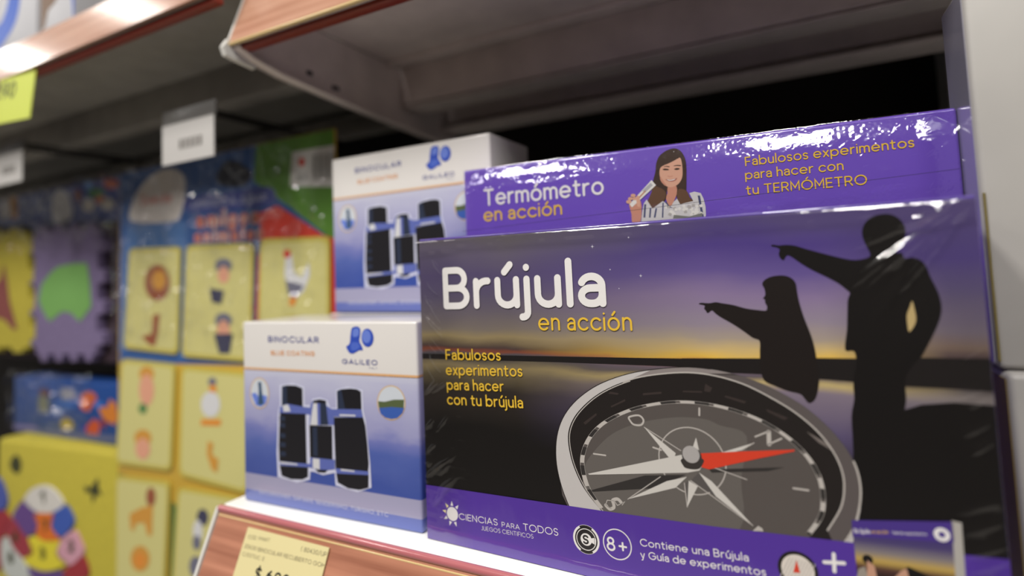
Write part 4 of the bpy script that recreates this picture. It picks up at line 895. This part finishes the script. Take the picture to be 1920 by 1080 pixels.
cards = [
 ([(247, 466), (343, 462), (338, 664), (236, 652)], [(br1, el(300, 530, 24, 34)), (br2, el(303, 525, 14, 18)), (br1, [(292, 590), (305, 588), (302, 620), (296, 648), (285, 646), (270, 630), (290, 625)])]),
 ([(354, 460), (480, 455), (474, 678), (345, 668)], [(gry, el(424, 498, 16, 14)), (pnk, el(424, 515, 11, 16)), (dkb, [(398, 540), (425, 545), (420, 570), (402, 566)]), (gry, el(424, 600, 16, 14)), (pnk, el(424, 620, 12, 20)), (dkb, [(406, 625), (442, 625), (436, 662), (416, 662)])]),
 ([(492, 448), (622, 443), (622, 690), (486, 682)], [(wht, [(540, 480), (552, 476), (556, 510), (570, 520), (584, 490), (586, 515), (575, 545), (556, 562), (545, 545), (538, 515)]), (gry, [(540, 525), (575, 535), (556, 562), (545, 550)]), (m_redc, el(543, 476, 7, 8)), (ora, [(548, 558), (562, 558), (556, 574), (546, 572)]), (m_card2, el(552, 600, 14, 10))]),
 ([(232, 672), (333, 682), (325, 882), (222, 868)], [(br2, el(280, 700, 14, 14)), (pnk, el(280, 730, 14, 30)), (mat('green shirt print', (86, 130, 76), .5), el(273, 765, 8, 10)), (br2, el(273, 820, 16, 16)), (pnk, el(273, 840, 14, 20))]),
 ([(345, 686), (470, 698), (470, 925), (340, 890)], [(gry, el(403, 715, 8, 8)), (ora, el(404, 728, 7, 8)), (wht, el(400, 757, 18, 24)), (ora, [(382, 785), (420, 785), (418, 797), (382, 796)]), (br2, [(395, 825), (405, 830), (402, 850), (415, 860), (412, 885), (402, 878), (393, 850)])]),
 ([(222, 890), (322, 902), (312, 1110), (210, 1110)], [(br1, el(288, 930, 9, 18)), (br2, [(248, 962), (270, 950), (292, 945), (290, 1002), (282, 1002), (276, 978), (260, 980), (256, 994), (250, 990)]), (br2, el(268, 1045, 18, 24)), (ora, el(268, 1048, 10, 14))]),
 ([(338, 912), (470, 935), (470, 1110), (326, 1110)], [(dkb, el(385, 968, 11, 16)), (wht, el(376, 995, 9, 22)), (gry, el(374, 1015, 8, 14)), (gry, el(372, 1060, 12, 20))]),
]
for q, pics in cards:
    uv = [K.uv(p) for p in q]; cu = np.mean(uv, 0)
    def rounded(uv, r=.010):
        out = []
        for i in range(4):
            p, a, b = np.array(uv[i]), np.array(uv[i-1]), np.array(uv[(i+1) % 4]); da = (a-p)/np.linalg.norm(a-p); db = (b-p)/np.linalg.norm(b-p)
            for t in np.linspace(0, 1, 6): out.append(tuple(p+da*r*(1-t)**2+db*r*t*t))
        return out
    uv = [(min(max(u, .001), PW-.001), max(v, .002)) for u, v in rounded(uv)]; mb = MB(); n = len(uv)
    vs = [(u, -.0012, v) for u, v in uv]+[(u, -.0032, v) for u, v in uv]
    mb.raw(vs, [(i, (i+1) % n, n+(i+1) % n, n+i) for i in range(n)], m_card2); mb.poly(vs[n:], m_card2)
    inn = [tuple(cu+(np.array(p)-cu)*.93) for p in uv]; mb.poly([(u, -.0033, v) for u, v in inn], m_card)
    cd = mb.build('game_card', pk)
    mb = MB(); K.y = -.0034
    for k, (mt_, pts) in enumerate(pics): K.poly(mb, pts, mt_, .5+k*.4)
    K.y = 0; mb.build('animal_picture', cd)
bag_sheet('plastic_bag', pk, PW, PH+.006, -.007, .0045, 11, 260, 170, v0=PH*.56)

# ---- foam mat pack (yellow and purple jigsaw tiles)
FY = .48; fx0, fz0 = at_y(-120, 683, FY); fx1, fz1 = at_y(236, 340, FY)
fm = thing('foam_mat_pack', 'hanging pack of yellow and purple foam jigsaw mats with blue header at left', 'foam mat', (fx0, FY, CAMZ-.125), 0)
bpy.context.view_layer.update(); FW, FH = fx1-fx0, .30
J = Face(FW, FH, root=fm.matrix_world)
def slab(name, root, pts_px, face, thick, material, yb=0.0):
    uv = [face.uv(p) for p in pts_px]; n = len(uv); mb = MB()
    vs = [(u, yb, v) for u, v in uv]+[(u, yb-thick, v) for u, v in uv]
    mb.raw(vs, [(i, (i+1) % n, n+(i+1) % n, n+i) for i in range(n)], material); mb.poly(vs[n:], material); mb.poly(vs[:n][::-1], material); return mb.build(name, root)
def toothed(corners, teeth, depth):
    out = []
    for i in range(4):
        a, b = np.array(corners[i], float), np.array(corners[(i+1) % 4], float); d = b-a; nrm_ = np.array([d[1], -d[0]])/np.linalg.norm(d)
        for k in range(teeth):
            for t, o in ((0, 0), (.25, 0), (.32, 1), (.68, 1), (.75, 0)): out.append(tuple(a+d*(k+t)/teeth+nrm_*depth*o))
    return out
m_fy = speckled('yellow foam', (178, 164, 54), .8, .05, 200); m_fp = speckled('purple foam', (116, 102, 138), .8, .05, 200); m_fg = mat('green foam', (112, 162, 84), .8); m_fm = mat('maroon foam', (128, 66, 62), .8)
mb = MB(); mb.box((0, .002, .012), (FW, .03, FH-.075), mat('dark foam stack', (58, 40, 50), .85), .004); mb.build('tile_stack', fm)
slab('foam_tile', fm, toothed([(80, 436), (200, 430), (196, 662), (84, 662)], 4, 13), J, .012, m_fp)
slab('foam_tile', fm, toothed([(-115, 436), (68, 436), (74, 650), (-115, 648)], 4, 9), J, .013, m_fy)
mb = MB(); J.y = -.0125; J.poly(mb, Z(0, 320, 3, (375, 540), (460, 522), (540, 520), (556, 620), (565, 760), (500, 845), (450, 795), (400, 788), (330, 845), (290, 780), (268, 730), (285, 640), (330, 580)), m_fg, 1); plabel(mb.build('foam_shape', fm), 'green animal shape in the purple tile')
mb = MB(); J.y = -.0135; J.poly(mb, Z(0, 320, 3, (75, 520), (92, 610), (110, 740), (152, 885), (128, 890), (80, 835), (30, 820), (-60, 800), (-60, 620), (20, 650), (58, 600)), m_fm, 1); plabel(mb.build('foam_shape', fm), 'maroon animal shape in the yellow tile'); J.y = 0
mb = MB(); mb.box((0, -.001, FH-.072), (FW, .001, FH-.006), mat('blue header card', (38, 66, 150), .4)); hd = plabel(mb.build('header_card', fm), 'blue header card with coloured print')
mb = MB(); J.y = -.0012; m_hl = mat('header letters', (150, 160, 190), .4)
J.text(mb, 'PLAY', (36, 408), (102, 400), (36, 370), .15, m_hl, 1, .1)
J.poly(mb, [(98, 395), (104, 362), (116, 355), (130, 366), (138, 395), (130, 415), (104, 418)], wht, 1, 3); J.poly(mb, [(2, 380), (18, 374), (20, 405), (4, 410)], wht, 1, 3); J.poly(mb, [(20, 372), (34, 368), (34, 410), (22, 410)], br2, 1)
for c, q in (((204, 92, 52), (210, 345, 14, 10)), ((72, 140, 70), (182, 362, 16, 9)), ((40, 120, 200), (168, 348, 8, 9)), ((204, 110, 60), (190, 375, 10, 8)), ((206, 200, 190), (168, 385, 12, 12)), ((206, 200, 190), (204, 383, 13, 11)), ((140, 80, 60), (148, 368, 7, 14))): J.poly(mb, el(*q), mat('header spot %d %d' % (q[0], q[1]), c, .4), 1.5+q[0]*.002)
mb.build('header_print', hd); J.y = 0
bag_sheet('plastic_bag', fm, FW, FH, -.015, .007, 21, 200, 90, v0=FH*.6)

# ---- yellow number mat pack below, and the blue box on it
yt = thing('foam_mat_pack', 'yellow foam mat pack with a ring of coloured number pieces, lower left corner', 'foam mat', (-1.160, .4286, .7125), R(5.2))
bpy.context.view_layer.update(); YW, YH = .2895, CAMZ-.2285-.7125
Y = Face(YW, YH, root=yt.matrix_world)
mb = MB(); mb.box((0, 0, 0), (YW, .10, YH), speckled('bright yellow foam', (184, 171, 58), .75, .04, 150), .006, 3); mb.build('mat_stack', yt)
yz = lambda *p: Z(0, 820, 4.154, *p); mb = MB(); ink = mat('dark mark', (58, 60, 30), .7)
Y.poly(mb, yz((100, 150), (140, 140), (170, 210), (150, 280), (115, 280), (75, 220)), ink, 1, 2); mb.build('printed_butterfly', yt); mb = MB(); Y.poly(mb, yz((655, 370), (700, 395), (765, 310), (770, 390), (800, 460), (760, 440), (720, 520), (710, 430), (665, 430)), ink, 1)
mb.build('printed_butterfly', yt)
wc_ = (85, 1010)
def seg(pts, c, digit=None, dp=None):
    mt_ = mat('foam piece %d %d %d' % c, c, .75); o = slab('number_piece', yt, yz(*smooth_path(pts, True, 3)), Y, .003, mt_, -.0002)
    if digit:
        n = MB(); Y.y = -.0034; x, y = dp; Y.text(n, digit, *yz((x-24, y+50), (x+24, y+54), (x-24, y-46)), .13, ink, 1); Y.y = 0; n.build('printed_number', o)
seg([(205, 480), (260, 400), (345, 370), (430, 400), (510, 510), (460, 560), (380, 590), (300, 575), (240, 530)], (206, 202, 196), '1', (352, 455))
seg([(115, 600), (200, 480), (250, 530), (300, 590), (300, 720), (220, 760), (150, 660)], (96, 66, 130))
seg([(430, 590), (500, 540), (535, 530), (590, 640), (560, 710), (490, 770), (420, 710)], (56, 86, 170))
seg([(285, 590), (440, 595), (420, 690), (480, 790), (360, 800), (300, 740), (315, 680)], (214, 110, 30), '7', (372, 680))
seg([(240, 770), (330, 800), (480, 800), (470, 900), (540, 970), (420, 1030), (300, 1020), (200, 950), (260, 880)], (214, 200, 50), '3', (355, 890))
seg([(590, 720), (640, 800), (665, 900), (560, 990), (480, 940), (455, 890), (500, 790)], (202, 150, 166), '2', (575, 835))
seg([(90, 630), (150, 670), (240, 800), (280, 890), (200, 930), (120, 850), (80, 760), (40, 740)], (150, 50, 62), '4', (140, 760))
seg([(660, 920), (700, 1080), (520, 1090), (520, 1020), (590, 980)], (150, 42, 50))
seg([(30, 800), (80, 780), (130, 870), (230, 1020), (260, 1090), (90, 1090), (30, 960)], (186, 190, 186), '8', (105, 925))
seg([(-40, 320), (20, 330), (70, 480), (40, 560), (-40, 560)], (70, 84, 160)); seg([(-40, 590), (40, 570), (90, 640), (30, 780), (20, 1000), (-40, 1000)], (150, 44, 54)); seg([(240, 1000), (330, 1040), (500, 1040), (500, 1095), (280, 1095)], (92, 64, 128))
bb = thing('puzzle_box', 'long blue box with orange fish pictures lying on the yellow foam mats', 'toy box', (-1.20, .4645, CAMZ-.2284), R(2))
bpy.context.view_layer.update(); W3, H3 = .294, .088
mb = MB(); mb.box((0, 0, 0), (W3, .06, H3), mat('blue box card', (36, 72, 138), .35), .0015); mb.build('carton', bb)
Q = Face(W3, H3, root=bb.matrix_world); q5 = lambda *p: Z(0, 640, 5.4, *p); mb = MB()
for (x, y, rx, ry), c in (((880, 620, 90, 100), (214, 100, 36)), ((1000, 640, 45, 45), (46, 110, 196)), ((1120, 730, 100, 110), (206, 122, 40)), ((950, 890, 70, 110), (196, 80, 40)), ((690, 530, 80, 60), (150, 150, 160)), ((680, 830, 70, 70), (170, 150, 50)), ((430, 640, 60, 120), (120, 122, 100)), ((660, 640, 130, 50), (30, 96, 180)), ((850, 880, 40, 40), (30, 50, 160)), ((220, 870, 160, 30), (130, 120, 160)), ((1050, 830, 40, 50), (120, 40, 70)), ((450, 520, 60, 40), (110, 70, 60))):
    Q.poly(mb, q5(*[(px+rng.uniform(-.35, .35)*rx, py+rng.uniform(-.35, .35)*ry) for px, py in el(x, y, rx, ry, 9)]), mat('fish print %d' % x, c, .4), 1+x*.001)
mb.build('fish_print', bb)
mb = MB(); Q.poly(mb, q5((-300, 850), (600, 905), (1180, 960), (1180, 1010), (600, 985), (-300, 940)), mat('grey blue base print', (88, 96, 136), .4), 3); mb.build('base_stripe', bb)
bag_sheet('plastic_bag', bb, W3*.8, H3+.012, -.003, .009, 31, 140, 70, scale=.024)

# ---- boxes on the upper left shelf
def shelf_box(x0, x1, y, label, art):
    t = thing('white_box', label, 'toy box', (x0, y, LZ+.0345), 0, 'white boxes on the upper left shelf')
    mb = MB(); mb.box((0, 0, 0), (x1-x0, .12, .20), mat('white toy box', (196, 196, 200), .4), .002); mb.build('carton', t)
    bpy.context.view_layer.update(); f = Face(x1-x0, .2, root=t.matrix_world); mb = MB()
    for mt_, pts in art:
        mb = MB(); f.poly(mb, pts, mt_, 1, 2); mb.build('printed_swoosh', t)
m_sw = mat('blue swoosh print', (36, 88, 190), .4)
shelf_box(-.93, -.8125, .33, 'white box with broad blue swoosh, upper left corner of the photo', [(m_sw, [(36, -30), (38, 0), (30, 40), (14, 70), (-10, 100), (-20, 70), (4, 40), (16, 0), (18, -30)])])
shelf_box(-.8045, -.728, .332, 'white box with brown picture and blue edge, second on the upper left shelf', [(mat('brown picture print', (112, 84, 60), .4), [(70, 62), (74, 30), (72, 0), (86, -20), (110, -20), (104, 4), (90, 20), (84, 50)]), (m_sw, [(134, -40), (142, -40), (143, 30), (137, 30)])])
